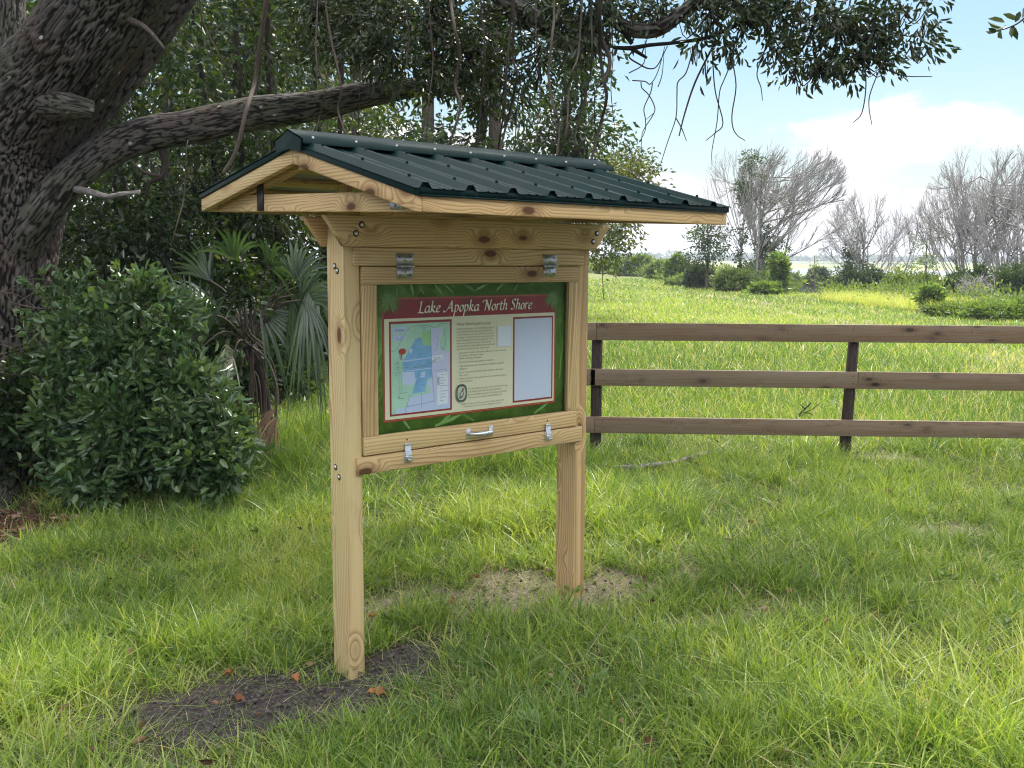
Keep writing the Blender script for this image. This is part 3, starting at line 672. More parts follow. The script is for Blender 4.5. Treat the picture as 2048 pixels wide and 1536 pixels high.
# ---- roof: its own frame, turned and tipped a little against the board
RTH = -.0293; RU0, RW0, RZ0, RL, RD, TILT = -.1507, -.6896, 1.7657, 1.5490, 1.5045, .0318
cu_, su_ = math.cos(-RTH), math.sin(-RTH)           # a clockwise yaw offset turns u toward +u,-w
def rp(a, b, z): return (RU0 + a * math.cos(RTH * -1) - b * math.sin(-RTH), RW0 + a * math.sin(-RTH) + b * math.cos(-RTH), RZ0 + z + TILT * b)
RB = .7365; APX = .168                                # ridge line and the rise of the eave board's lower edge
def sl(b): return APX * (b / RB if b <= RB else (RD - b) / (RD - RB))
def rbox(m, P, axis=0, seed=None): hexa(m, [rp(*p) for p in P], axis, seed)
def sloped(m, b0, b1, a0, a1, z0, z1, axis=1, seed=None):
    s0, s1 = sl(b0), sl(b1)
    rbox(m, [(a0, b0, s0 + z0), (a1, b0, s0 + z0), (a1, b1, s1 + z0), (a0, b1, s1 + z0), (a0, b0, s0 + z1), (a1, b0, s0 + z1), (a1, b1, s1 + z1), (a0, b1, s1 + z1)], axis, seed)
# gable boards (near end and far end), eave boards
for a0, a1, mats in ((0, .028, ('pine_dark', 'pine')), (RL - .028, RL, ('pine', 'pine'))):
    m = MB(); sloped(m, .0, RB - .0006, a0, a1, 0, .051); obj(m, 'gable_board', M[mats[0]], label='reddish gable board' if a0 == 0 else None)
    m = MB(); sloped(m, RB + .0006, RD, a0, a1, 0, .051); obj(m, 'gable_board', M[mats[1]])
m = MB(); rbox(m, [(.0285, .0, .0), (RL - .0285, 0, 0), (RL - .0285, .028, .0), (.0285, .028, 0), (.0285, 0, .051), (RL - .0285, 0, .051), (RL - .0285, .028, .056), (.0285, .028, .056)], 0, 41.3); obj(m, 'eave_board', M['pine'])
m = MB(); rbox(m, [(.0285, RD - .028, .0), (RL - .0285, RD - .028, 0), (RL - .0285, RD, .0), (.0285, RD, 0), (.0285, RD - .028, .056), (RL - .0285, RD - .028, .056), (RL - .0285, RD, .051), (.0285, RD, .051)], 0, 43.3); obj(m, 'eave_board', M['pine'])
# trusses
for k, a in enumerate((.055, .75, RL - .09)):
    m = MB(); rbox(m, [(a, .03, .001), (a + .03, .03, .001), (a + .03, RD - .03, .001), (a, RD - .03, .001), (a, .27, .066), (a + .03, .27, .066), (a + .03, RD - .27, .066), (a, RD - .27, .066)], 1, 45.1 + k); obj(m, 'tie_beam', M['pine'])
    m = MB(); sloped(m, .03, RB - .001, a, a + .03, -.004, .0495); sloped(m, RB + .001, RD - .03, a, a + .03, -.004, .0495); obj(m, 'rafter', M['pine_dark'])
m = MB(); box(m, (0, 0, 0), (1, 1, 1)); m = MB(); rbox(m, [(.031, RB - .014, APX - .022), (RL - .031, RB - .014, APX - .022), (RL - .031, RB + .014, APX - .022), (.031, RB + .014, APX - .022), (.031, RB - .014, APX + .045), (RL - .031, RB - .014, APX + .045), (RL - .031, RB + .014, APX + .045), (.031, RB + .014, APX + .045)], 0, 49.0); obj(m, 'ridge_board', M['pine'])
for bb_ in (.47, .56, .93):
    m = MB(); rbox(m, [(.34, bb_, .066), (.368, bb_, .066), (.368, bb_ + .06, .066), (.34, bb_ + .06, .066), (.34, bb_, sl(bb_) + .0), (.368, bb_, sl(bb_) + .0), (.368, bb_ + .06, sl(bb_ + .06)), (.34, bb_ + .06, sl(bb_ + .06))], 2); obj(m, 'truss_strut', M['pine'])
def rquad(m, P): m.add([rp(*p) for p in P], BOXF)
def rb_(m, a0, a1, b0, b1, z0, z1): rquad(m, [(a0, b0, z0), (a1, b0, z0), (a1, b1, z0), (a0, b1, z0), (a0, b0, z1), (a1, b0, z1), (a1, b1, z1), (a0, b1, z1)])
m = MB(); rb_(m, .0505, .0545, 1.062, 1.112, .004, .106); obj(m, 'strap_tie', M['darkmetal'], bevel=0)
m = MB(); rb_(m, .0505, .0545, .135, .205, .009, .034); obj(m, 'strap_tie', M['galv'], bevel=0)
m = MB(); disc(m, rp(.0505, .175, .021), A(rp(0, 0, 0)) - A(rp(.1, 0, 0)), .004, .002, 8); obj(m, 'nail_hole', M['hole'], bevel=0)
# panels with ribs, each slope one ribbed sheet
SP = .1765
ribs = [.03 + SP * k for k in range(9)]
prof = [(-.010, 0)]
for r in ribs:
    prof += [(r - .024, 0), (r - .010, .018), (r + .010, .018), (r + .024, 0)]
    if r + SP * .5 < RL: prof += [(r + SP * .36, 0), (r + SP * .38, .003), (r + SP * .42, .003), (r + SP * .44, 0), (r + SP * .56, 0), (r + SP * .58, .003), (r + SP * .62, .003), (r + SP * .64, 0)]
prof = sorted(p for p in prof if p[0] <= RL + .012) + [(RL + .012, 0)]
PZ = .0745
for side in (0, 1):
    bs = np.linspace(-.014, RB, 4) if side == 0 else np.linspace(RB, RD + .014, 4)
    m = MB(); V = []; n = len(prof)
    for b in bs:
        s_ = sl(b)
        for a, h in prof: V.append(rp(a, b, s_ + PZ + h))
    for b in bs:
        s_ = sl(b)
        for a, h in prof: V.append(rp(a, b, s_ + PZ + h - .0015))
    i, j = np.meshgrid(np.arange(n - 1), np.arange(len(bs) - 1)); i = i.ravel(); j = j.ravel()
    F = np.stack([j * n + i, j * n + i + 1, (j + 1) * n + i + 1, (j + 1) * n + i], 1); o2 = n * len(bs)
    if side == 0 or True: m.add(V, [F, F[:, ::-1] + o2])
    pn = obj(m, 'roof_panel', M['roof'], bevel=0)
    bq = .0 if side == 0 else RD
    V = [rp(a, bq, sl(bq) + PZ + hh_ - .001) for a, hh_ in prof] + [rp(a, bq, sl(bq) + PZ - .004) for a, hh_ in prof]; i = np.arange(n - 1)
    mc = MB(); mc.add(V, np.stack([i, i + 1, n + i + 1, n + i], 1)); obj(mc, 'closure_strip', M['roof'], pn, 0)
    # screws on the ribs
    for b in ((.07, .33, .58) if side == 0 else (RB + .16, RB + .42, RD - .08)):
        for r in ribs:
            m = MB(); c = A(rp(r, b, sl(b) + PZ + .018)); disc(m, c, (0, 0, 1), .0055, .0085, 8); obj(m, 'screw', M['roof'], pn, 0)
for b0 in (.15, .36, .55, .90, 1.10, 1.30):
    m = MB(); sloped(m, b0, b0 + .07, .03, RL - .03, .030, .0508, 0); obj(m, 'purlin', M['pine'])
# soffit sheet (deck) under the panels
m = MB()
for b0, b1 in ((.028, RB), (RB, RD - .028)):
    rquad(m, [(.031, b0, sl(b0) + .0515), (RL - .031, b0, sl(b0) + .0515), (RL - .031, b1, sl(b1) + .0515), (.031, b1, sl(b1) + .0515), (.031, b0, sl(b0) + .060), (RL - .031, b0, sl(b0) + .060), (RL - .031, b1, sl(b1) + .060), (.031, b1, sl(b1) + .060)])
obj(m, 'roof_deck', M['under'], bevel=0)
# folded trim along gables and eaves
for a0, a1 in ((-.006, .012), (RL - .012, RL + .006)):
    m = MB()
    for b0, b1 in ((-.006, RB), (RB, RD + .006)):
        rquad(m, [(a0, b0, sl(b0) + .0515), (a1, b0, sl(b0) + .0515), (a1, b1, sl(b1) + .0515), (a0, b1, sl(b1) + .0515), (a0, b0, sl(b0) + .0735), (a1, b0, sl(b0) + .0735), (a1, b1, sl(b1) + .0735), (a0, b1, sl(b1) + .0735)])
    obj(m, 'gable_trim', M['roof'], bevel=.0015)
for b0, b1 in ((-.008, .010), (RD - .010, RD + .008)):
    m = MB(); rb_(m, .0125, RL - .0125, b0, b1, .0535, .0730); rb_(m, .0125, RL - .0125, b0 - .003 if b0 < .5 else b0, b1 if b0 < .5 else b1 + .003, .0475, .0530); obj(m, 'drip_edge', M['roof'], bevel=0)
# ridge cap
m = MB(); cr_ = [(-.105, -.028), (-.104, -.012), (0, .027), (.104, -.012), (.105, -.028)]
V = []; zc0 = APX + PZ + .018
for a in (-.016, RL + .010):
    for db, dz in cr_: V.append(rp(a, RB + db, zc0 + dz))
F = [(k, k + 1, k + 6, k + 5) for k in range(4)]; m.add(V, A(F))
V = [rp(-.0165, RB + db, zc0 + dz) for db, dz in ((-.092, -.014), (0, .0205), (.092, -.014), (.086, -.056), (0, -.044), (-.086, -.056))]
m.add(V + [tuple(A(v) + A(rp(0, 0, 0)) * 0 + (A(rp(.004, 0, 0)) - A(rp(0, 0, 0)))) for v in V], [A([[0, 1, 4, 5], [1, 2, 3, 4], [6, 7, 10, 11][::-1], [7, 8, 9, 10][::-1]])])
rc = obj(m, 'ridge_cap', M['roof'], bevel=0)
for r in ribs:
    for sgn in (-1, 1):
        m = MB(); disc(m, A(rp(r, RB + sgn * .094, zc0 - .008)), (0, 0, 1), .005, .006, 8); obj(m, 'screw', M['galv'], rc, 0)
# ------------------------------------------------------------------ ground
def spaced(lo_far, lo, hi, hi_far, step, grow):
    c = list(np.arange(lo, hi, step)); s = step; x = hi
    while x < hi_far: c.append(x); s *= grow; x += s
    c.append(hi_far); s = step; x = lo - s; L_ = []
    while x > lo_far: L_.append(x); s *= grow; x -= s
    L_.append(lo_far); return A(L_[::-1] + c)
gx = spaced(-2500, -6, 8, 2500, .055, 1.035); gy = spaced(-60, 2.2, 11, 2600, .055, 1.022)
def blob(x, y, cx, cy, rx, ry, rot=0, n=.35, f=6):
    c, s = math.cos(rot), math.sin(rot); u = ((x - cx) * c + (y - cy) * s) / rx; v = (-(x - cx) * s + (y - cy) * c) / ry
    return 1 - sstep(.55, 1.15, np.sqrt(u * u + v * v) + n * (fbm(x * f, y * f, 3) - .5) * 2)
def soil_f(x, y): return np.maximum.reduce([blob(x, y, -.92, 3.42, .64, .34, .22, .6, 5), blob(x, y, -.50, 3.70, .30, .20, .6, .6, 6), .5 * blob(x, y, -.30, 3.92, .32, .14, .6, .8), .6 * blob(x, y, -.98, 3.72, .18, .12, .3, .6)])
def straw_f(x, y): return np.maximum.reduce([.9 * blob(x, y, .03, 4.49, .74, .28, .12, 1.0, 4.5), .9 * blob(x, y, .42, 4.44, .28, .24, .1, .9, 5), .55 * blob(x, y, 1.05, 4.1, .5, .25, .2, .8), .7 * blob(x, y, 2.45, 5.35, .32, .2, 0, .7), .8 * blob(x, y, 2.9, 7.4, .35, .18, 0, .7),
                            .3 * blob(x, y, 1.9, 4.3, .4, .25, 0, .8)])
PATHP = [(8.0, 46), (8.15, 38), (8.2, 31), (8.3, 24.5), (7.6, 18), (7.0, 14), (6.4, 11)]
def path_f(x, y):
    cx = np.interp(y, [p[1] for p in PATHP][::-1], [p[0] for p in PATHP][::-1]); wd = np.interp(y, [10, 14, 18, 24, 46], [.8, 1.0, .9, .8, 1.1])
    q = 1 - sstep(.4, 1.25, np.abs(x - cx) / wd + .9 * (fbm(x * .9, y * .5, 4) - .5))
    return .5 * q * sstep(10, 13, y) * (1 - sstep(40, 60, y)) * sstep(.36, .60, fbm(x * 1.3 + 9, y * .33, 3))
def litter_f(x, y): return np.maximum.reduce([blob(x, y, -3.15, 5.75, .62, .62, .3), blob(x, y, -4.3, 7.4, 1.9, 1.5, 0), .9 * (1 - sstep(-4.5, -1.2, x + .16 * y + 1.3 * (fbm(x * .6, y * .6, 3) - .5))) * sstep(7.6, 9.5, y) * (1 - sstep(40, 60, y))])
X, Y = np.meshgrid(gx, gy); nx, ny = len(gx), len(gy)
Z = G(X, Y); so_ = soil_f(X, Y); st_ = straw_f(X, Y); pa_ = path_f(X, Y); li_ = litter_f(X, Y)
Z = Z + so_ * (.012 + .03 * (fbm(X * 16, Y * 16, 3) - .5)) + st_ * .018 * (fbm(X * 14, Y * 14, 3) - .5) + li_ * .03 * (fbm(X * 9, Y * 9, 3) - .5)
gm = MB(); i, j = np.meshgrid(np.arange(nx - 1), np.arange(ny - 1)); i = i.ravel(); j = j.ravel()
gm.add(np.stack([X, Y, Z], -1).reshape(-1, 3), np.stack([j * nx + i, j * nx + i + 1, (j + 1) * nx + i + 1, (j + 1) * nx + i], 1), soil=so_.ravel(), straw=np.maximum(st_, pa_).ravel(), litter=li_.ravel())
m_, t, p, out = newmat('meadow_ground')
oc = t.n('ShaderNodeTexCoord').outputs['Object']
nA = t.noise(oc, .35, 5, .6); nB = t.noise(oc, 4.0, 6, .7); nC = t.noise(oc, 45.0, 4, .7); nD = t.noise(t.vmul(oc, (1, .25, 1)), 1.1, 5, .65)
gcol = t.ramp(nB, [(.28, (.030, .032, .016)), (.5, (.085, .10, .028)), (.72, (.16, .17, .06))])
gcol = t.mix(t.mapr(nA, .35, .68), gcol, t.mix(nB, (.10, .125, .035), (.165, .175, .065)))
gcol = t.mix(t.mapr(nD, .52, .75, 0, .45), gcol, (.20, .185, .07))
soilc = t.ramp(nC, [(.3, (.014, .011, .011)), (.5, (.042, .035, .034)), (.72, (.10, .086, .083))])
strawc = t.ramp(nC, [(.28, (.07, .050, .041)), (.5, (.28, .215, .17)), (.75, (.52, .43, .36))])
litc = t.ramp(nC, [(.28, (.012, .008, .006)), (.5, (.055, .028, .017)), (.75, (.15, .075, .042))])
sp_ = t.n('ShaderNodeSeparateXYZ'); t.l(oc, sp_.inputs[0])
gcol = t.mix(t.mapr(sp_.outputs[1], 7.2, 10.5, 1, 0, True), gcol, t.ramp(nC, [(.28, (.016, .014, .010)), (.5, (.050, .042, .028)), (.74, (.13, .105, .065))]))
c = t.mix(attr(t, 'litter'), gcol, litc); c = t.mix(attr(t, 'straw'), c, strawc); c = t.mix(attr(t, 'soil'), c, soilc)
t.l(c, p.inputs['Base Color']); p.inputs['Roughness'].default_value = .95; p.inputs['Specular IOR Level'].default_value = .15
bump(t, p, t.math('ADD', t.math('MULTIPLY', nC, .6), nB), .7, .02)
g_o = gm.build('ground', m_, None, True); tag(g_o, 'grassy meadow ground with bare soil around the kiosk posts', 'ground', kind='structure')

# water of the lake and the channel beyond the bank
m_, t, p, out = newmat('lake_water')
oc = t.n('ShaderNodeTexCoord').outputs['Object']; p.inputs['Base Color'].default_value = (.035, .05, .06, 1); p.inputs['Roughness'].default_value = .08
bump(t, p, t.noise(t.vmul(oc, (1, .35, 1)), 1.6, 4, .6), .25, .05)
mb = MB(); mb.add([(-1500, -100, -.75), (2500, -100, -.75), (2500, 2500, -.75), (-1500, 2500, -.75)], A([[0, 1, 2, 3]]))
tag(mb.build('water', m_), 'pale shallow lake beyond the bank', 'water', kind='structure')
# low marsh flats and the far shore
m_, t, p, out = newmat('marsh_flat'); oc = t.n('ShaderNodeTexCoord').outputs['Object']
t.l(t.ramp(t.noise(t.vmul(oc, (.02, .08, 1)), 1.0, 5, .6), [(.35, (.07, .11, .03)), (.55, (.16, .18, .05)), (.7, (.25, .23, .08))]), p.inputs['Base Color']); p.inputs['Roughness'].default_value = .9
mb = MB()
for x0, x1, y0, y1, h in ((20, 260, 330, 420, .5), (-80, 900, 640, 1400, 1.0), (30, 70, 150, 158, .15), (26, 60, 104, 118, .3), (90, 420, 250, 262, .3)):
    xs = np.linspace(x0, x1, 40); a = y0 + (fbm(xs * .05, xs * 0 + y0, 3) - .5) * (y1 - y0) * .5; b = y1 + 0 * xs
    V = np.concatenate([np.stack([xs, a, xs * 0 - .8], 1), np.stack([xs, a + 3, xs * 0 - .75 + h], 1), np.stack([xs, b, xs * 0 - .75 + h], 1), np.stack([xs, b + 3, xs * 0 - .8], 1)])
    k = np.arange(39); F = np.concatenate([np.stack([k + o, k + 1 + o, k + 41 + o, k + 40 + o], 1) for o in (0, 40, 80)]); mb.add(V, F)
tag(mb.build('marsh_island', m_), 'low yellow-green marsh flats across the lake', 'marsh', kind='structure')

# ------------------------------------------------------------------ leaf and bark materials
M['oakleaf'] = leafmat('oak_leaf', [(0.012, 0.022, 0.01), (0.02, 0.038, 0.014), (0.038, 0.058, 0.017), (0.068, 0.082, 0.022)], .25, .38, .5)
M['wood1'] = leafmat('woodland_leaf_dark', [(0.01, 0.024, 0.011), (0.018, 0.04, 0.013), (0.032, 0.057, 0.018), (0.06, 0.08, 0.02)], .38, .42)
M['wood2'] = leafmat('woodland_leaf_mid', [(0.01, 0.024, 0.009), (0.02, 0.04, 0.01), (0.035, 0.058, 0.014), (0.071, 0.08, 0.018)], .45, .45)
M['wood3'] = leafmat('woodland_leaf_yellow', [(0.022, 0.038, 0.009), (0.042, 0.058, 0.013), (0.064, 0.076, 0.017), (0.101, 0.096, 0.02)], .5, .5)
M['shrub'] = leafmat('glossy_shrub_leaf', [(0.03, 0.068, 0.03), (0.051, 0.102, 0.041), (0.076, 0.132, 0.051), (0.128, 0.178, 0.068)], .25, .30, .5)
M['palm'] = leafmat('palm_leaf', [(.018, .036, .018), (.034, .058, .024), (.055, .085, .034)], .22, .30, .6, (1.3, 1.7, .5))
M['palmdead'] = leafmat('withered_palm_leaf', [(.12, .075, .045), (.22, .14, .09), (.32, .22, .15)], .2, .7, .3, (1.2, 1.0, .7))
M['palmpale'] = leafmat('bleached_palm_leaf', [(.20, .21, .15), (.30, .30, .21), (.38, .38, .28)], .25, .5, .4, (1.1, 1.1, .8))
M['grass'] = leafmat('grass_blade', [(.08, .150, .030), (.165, .255, .048), (.265, .345, .068), (.36, .415, .10), (.44, .45, .155), (.44, .38, .23)], .42, .42, .45, (1.35, 1.4, .5))
M['bushleaf'] = leafmat('bank_bush_leaf', [(.05, .085, .035), (.085, .13, .04), (.14, .19, .05), (.22, .26, .06)], .4, .5)
M['bushdark'] = leafmat('bank_dark_leaf', [(.025, .045, .022), (.045, .075, .032), (.075, .105, .04)], .3, .5)
M['fernlike'] = leafmat('bright_weed_leaf', [(.07, .125, .035), (.115, .18, .045), (.18, .24, .06)], .45, .5)
M['oakbark'] = furrowed('oak_bark', (.110, .098, .092), (.009, .008, .007), (.045, .060, .020), (.36, .37, .34), (.085, .050, .040))
M['trunk'] = bark('thin_trunk_bark', (.15, .125, .11), (.045, .036, .030), 34, lichen=(.30, .31, .28), strength=.6, along=.3, dist=.008)
M['vine'] = bark('vine_bark', (.125, .100, .085), (.05, .038, .032), 60, strength=.5, along=.12, dist=.003)
M['darkvine'] = bark('dark_vine_bark', (.055, .042, .036), (.018, .014, .012), 60, strength=.5, along=.12, dist=.003)
M['bare'] = flat('bare_branch', (.31, .295, .29), .85, 0, .25, 6)
M['deadwood'] = bark('fallen_wood', (.33, .31, .29), (.08, .07, .065), 40, strength=.5, along=.15, dist=.004)

# ------------------------------------------------------------------ board fence
FY = 7.50
fz = lambda x: float(G(x, FY))
def fboard(name, x0, x1, z0, z1, z0b, z1b, y, parent, seed, label=None):
    m = MB(); hexa(m, [(x0, y - .018, z0), (x1, y - .018, z0b), (x1, y + .012, z0b), (x0, y + .012, z0), (x0, y - .018, z1), (x1, y - .018, z1b), (x1, y + .012, z1b), (x0, y + .012, z1)], 0, seed)
    o = m.build(name, M['fence'], parent, False, .003)
    if label: o['label'] = label
fence = thing('board_fence', 'dark three-board timber fence on round posts between the kiosk and the field', 'fence', (0, 0, 0))
for k, (x, lean, top) in enumerate(((.655, .0, 1.13), (2.605, .028, 1.02), (4.62, .0, 1.13), (6.60, .0, 1.10), (8.56, .01, 1.08))):
    g = fz(x); m = MB(); tube(m, [(x - lean * .3, FY + .055, g - .25), (x, FY + .055, g + .1), (x + lean * .5, FY + .055, .6), (x + lean, FY + .055, top)], [.047, .045, .043, .041], 18, .02); m.build('post', M['pole'], fence, True)
RL_ = [('rail', 1.1455, 1.0115), ('rail', .790, .662), ('rail', .418, .293)]
for k, (nm, zt, zb) in enumerate(RL_):
    dz = (-.004, -.020, -.028)[k]
    fboard(nm, .05, .6395, zb, zt, zb, zt, FY, fence, 61.3 + k)
    if k == 0: fboard(nm, .6415, 5.4, zb, zt, zb - .012, zt - .012, FY, fence, 64.7)
    elif k == 1: fboard(nm, .60, 2.655, zb, zt, zb + dz * .62, zt + dz * .62, FY - .0, fence, 66.1); fboard(nm, 2.657, 5.4, zb - .014, zt - .010, zb - .034, zt - .028, FY, fence, 68.9)
    else: fboard(nm, .6415, 5.4, zb, zt, zb - .036, zt - .034, FY, fence, 71.2)

for x, z in [(.56, 1.11), (.56, 1.045), (.60, .75), (.60, .70), (.57, .38), (.57, .33), (.70, 1.11), (.70, 1.045), (.70, .75), (.70, .70), (.70, .385), (.70, .33), (2.60, 1.10), (2.60, 1.03), (2.62, .745), (2.62, .69), (2.69, .74), (2.69, .685), (2.61, .365), (2.61, .30)]:
    m = MB(); tube(m, [(x, FY - .017, z), (x, FY - .0195, z)], [.0055, .0045], 8); m.build('nail', M['darkmetal'], fence)

for zt, zb in ((1.133, .999), (.762, .628), (.384, .257)): fboard('rail', 5.402, 9.4, zb, zt, zb - .03, zt - .03, FY, fence, zt * 50)

# ------------------------------------------------------------------ the live oak
oak = thing('oak_tree', 'huge leaning live oak with a furrowed forked trunk and a long horizontal limb', 'tree', (-3.72, 7.2, 0))
OB = A([-3.72, 7.2, 0.0])
def ow(P): return A(P, float) - OB                       # world to oak-local
def opath(pp): return ow([at(*q) for q in pp])
def obark(name, P, R, sides, lump=.05, n=8, mat='oakbark', lab=None, lumpf=2.2):
    m = MB(); P = smooth_path(P, n)
    if mat == 'oakbark' and np.median(R) > .03: barktube(m, P, R, lump, lumpf, **(dict(cw=.023, ch=.145, D=.030, ds=.013) if np.median(R) > .2 else dict(cw=.022, ch=.17, D=.015, ds=.011)))
    else: tube(m, P, np.asarray(R) * (.62 if (mat == 'darkvine' and np.max(R) < .013) else 1), sides, lump, lumpf=lumpf)
    o = m.build(name, M[mat], oak, True)
    if lab: o['label'] = lab
    return o
tr = [(-45, 1120, 7.1), (-34, 940, 7.15), (-26, 760, 7.2), (-22, 600, 7.2), (-12, 440, 7.2), (15, 295, 7.15), (68, 205, 7.05), (126, 132, 6.95), (180, 58, 6.85), (226, -8, 6.8), (330, -200, 6.6), (430, -480, 6.5)]
obark('trunk', opath(tr), [.66, .48, .42, .405, .425, .45, .385, .335, .325, .33, .33, .30], 72, .035, 14)
obark('limb', opath([(60, 320, 7.45), (130, 225, 7.5), (196, 152, 7.55), (262, 76, 7.65), (338, -38, 7.8), (440, -190, 7.9), (540, -420, 8.0)]), [.30, .26, .235, .225, .235, .21, .16], 48, .04, 10, lab='second stem leaning right behind the main trunk')
obark('limb', opath([(-8, 640, 7.14), (32, 505, 7.05), (84, 425, 6.98), (130, 368, 7.0), (172, 327, 7.08), (215, 299, 7.18), (290, 270, 7.28), (372, 256, 7.36), (452, 239, 7.42), (518, 226, 7.5), (636, 212, 7.58), (720, 192, 7.65), (820, 176, 7.75), (885, 176, 7.8), (935, 192, 7.85), (990, 230, 7.9)]), [.22, .185, .15, .13, .122, .125, .127, .120, .122, .118, .108, .10, .088, .066, .035, .018], 40, .05, 9, lab='long limb reaching right, almost level')
obark('limb', opath([(-60, 330, 8.6), (-25, 180, 8.6), (5, 100, 8.7), (10, 0, 8.8), (20, -200, 9.0)]), [.22, .19, .17, .16, .15], 30, .05, 8, lab='grey stem rising behind the trunk at the far left')
# roots
for a, ln in ((-1.2, .9), (-.5, .8), (.2, 1.0), (-2.0, .8), (-2.7, 1.0)):
    d = A([math.cos(a), math.sin(a), 0]); b = A([0.0, -.05, 0]); P = [b + d * .15 + [0, 0, .75], b + d * .42 + [0, 0, .28], b + d * .66 + [0, 0, .05], b + d * (.66 + ln * .6) + [0, 0, -.06]]
    obark('root', P, [.12, .17, .12, .03], 16, .06, 6)
obark('branch_stub', opath([(60, 205, 7.0), (100, 208, 6.80), (140, 213, 6.70), (170, 218, 6.66), (186, 222, 6.68)]), [.18, .15, .11, .088, .065], 28, .07, 6)
obark('dead_branch', opath([(255, 38, 6.62), (290, 55, 6.5), (315, 80, 6.45), (330, 98, 6.4)]), [.025, .018, .012, .007], 8, .06, 4, 'trunk')
obark('dead_branch', opath([(150, 378, 6.95), (185, 385, 6.8), (215, 393, 6.75), (245, 388, 6.7), (280, 384, 6.7)]), [.026, .022, .018, .016, .012], 8, .12, 5, 'deadwood', 'short pale broken branch below the limb')
obark('dead_branch', opath([(325, 300, 7.3), (330, 330, 7.25), (322, 355, 7.2), (300, 366, 7.2), (290, 400, 7.2)]), [.03, .028, .02, .014, .006], 8, .1, 5, 'darkvine')
obark('dead_branch', opath([(322, 352, 7.2), (290, 345, 7.15), (270, 330, 7.1), (262, 318, 7.1)]), [.016, .012, .01, .006], 8, .1, 5, 'trunk')
# branches crossing the top of the view
bl = lambda pp, R, nm='branch', mt='oakbark', s=12, lab=None: obark(nm, opath(pp), R, s, .06, 6, mt, lab)
bl([(760, -420, 7.0), (880, -140, 6.8), (960, -45, 6.6), (1010, 2, 6.5), (1062, 30, 6.4), (1095, 62, 6.35), (1120, 82, 6.3), (1163, 92, 6.3)], [.12, .10, .075, .062, .058, .054, .052, .038], lab='thick broken-ended branch above the roof')
bl([(1120, -330, 6.6), (1180, -90, 6.4), (1205, -10, 6.3), (1228, 36, 6.25), (1258, 58, 6.2), (1308, 61, 6.2), (1345, 40, 6.2), (1390, 5, 6.2), (1440, -40, 6.25), (1560, -120, 6.3), (1760, -220, 6.4)], [.075, .06, .052, .046, .042, .044, .04, .036, .034, .03, .02], lab='U-shaped branch against the sky')
bl([(1228, 36, 6.25), (1246, 60, 6.2), (1264, 88, 6.2)], [.030, .020, .012], 'twig')
bl([(1226, 95, 6.1), (1262, 96, 6.1), (1300, 90, 6.1), (1360, 84, 6.1), (1430, 70, 6.15), (1520, 20, 6.2), (1600, -60, 6.3), (1680, -170, 6.35)], [.011, .015, .012, .011, .012, .014, .018, .022], 'twig', s=8)
bl([(1262, 96, 6.1), (1294, 116, 6.1)], [.013, .008], 'twig', s=6)
bl([(1560, -300, 6.6), (1600, -90, 6.45), (1640, 0, 6.4), (1690, 60, 6.4), (1740, 95, 6.4), (1800, 80, 6.4)], [.04, .03, .022, .018, .012, .006], s=8)
bl([(1640, 0, 6.4), (1620, 70, 6.4), (1590, 120, 6.4)], [.016, .010, .005], 'twig', s=6)
bl([(700, -300, 7.2), (720, -60, 7.1), (740, 60, 7.0), (700, 130, 7.0)], [.05, .035, .025, .012], s=8)
bl([(660, 90, 7.2), (620, 60, 7.1), (640, 20, 7.0), (690, -40, 7.0)], [.010, .012, .016, .02], 'twig', s=6)
# dead hanging twigs on the right against the sky
TW = [([(1282, 112), (1297, 70)], .008), ([(1268, 100), (1258, 114), (1278, 128), (1297, 137), (1314, 132), (1335, 92)], .009), ([(1258, 146), (1288, 126), (1290, 80)], .006),
      ([(1265, 161), (1290, 163), (1301, 168), (1316, 143), (1330, 92)], .006), ([(1282, 164), (1284, 176), (1297, 189), (1308, 210), (1308, 226), (1290, 255), (1284, 270), (1282, 303)], .006),
      ([(1305, 166), (1301, 186), (1288, 216), (1291, 240), (1290, 262), (1280, 282)], .0055), ([(1316, 174), (1324, 150), (1328, 110)], .005), ([(1308, 226), (1291, 240)], .004),
      ([(1384, 108), (1372, 146), (1356, 164), (1354, 190), (1352, 235), (1335, 285), (1321, 330)], .007), ([(1352, 236), (1364, 258), (1373, 282)], .006), ([(1430, 85), (1420, 104), (1390, 165), (1370, 225), (1358, 272)], .011),
      ([(1424, 80), (1426, 130), (1431, 185), (1446, 246), (1430, 266), (1412, 281)], .007), ([(1466, 118), (1448, 160), (1439, 185), (1434, 244), (1424, 300), (1424, 330)], .006), ([(1464, 118), (1472, 172), (1464, 227), (1466, 256), (1476, 272), (1490, 281)], .007),
      ([(1533, -20), (1537, 40), (1530, 98), (1514, 145), (1522, 175), (1525, 201)], .007), ([(1728, 100), (1732, 170), (1724, 225), (1707, 245)], .007), ([(1768, 118), (1742, 182), (1738, 214), (1744, 250)], .006), ([(1768, 125), (1776, 140), (1812, 152), (1864, 153)], .007),
      ([(1596, 10), (1582, 60), (1580, 95)], .005), ([(1740, -20), (1738, 50), (1746, 62)], .005), ([(1816, 20), (1780, 70), (1770, 80)], .006)]
for pts, r in TW:
    k = len(pts); P = [at(x, y, 6.1 + .12 * math.sin(x * .05)) for x, y in pts]
    obark('twig', ow(P), [r, r * .9, r * .55], 5, .08, 4, 'darkvine')
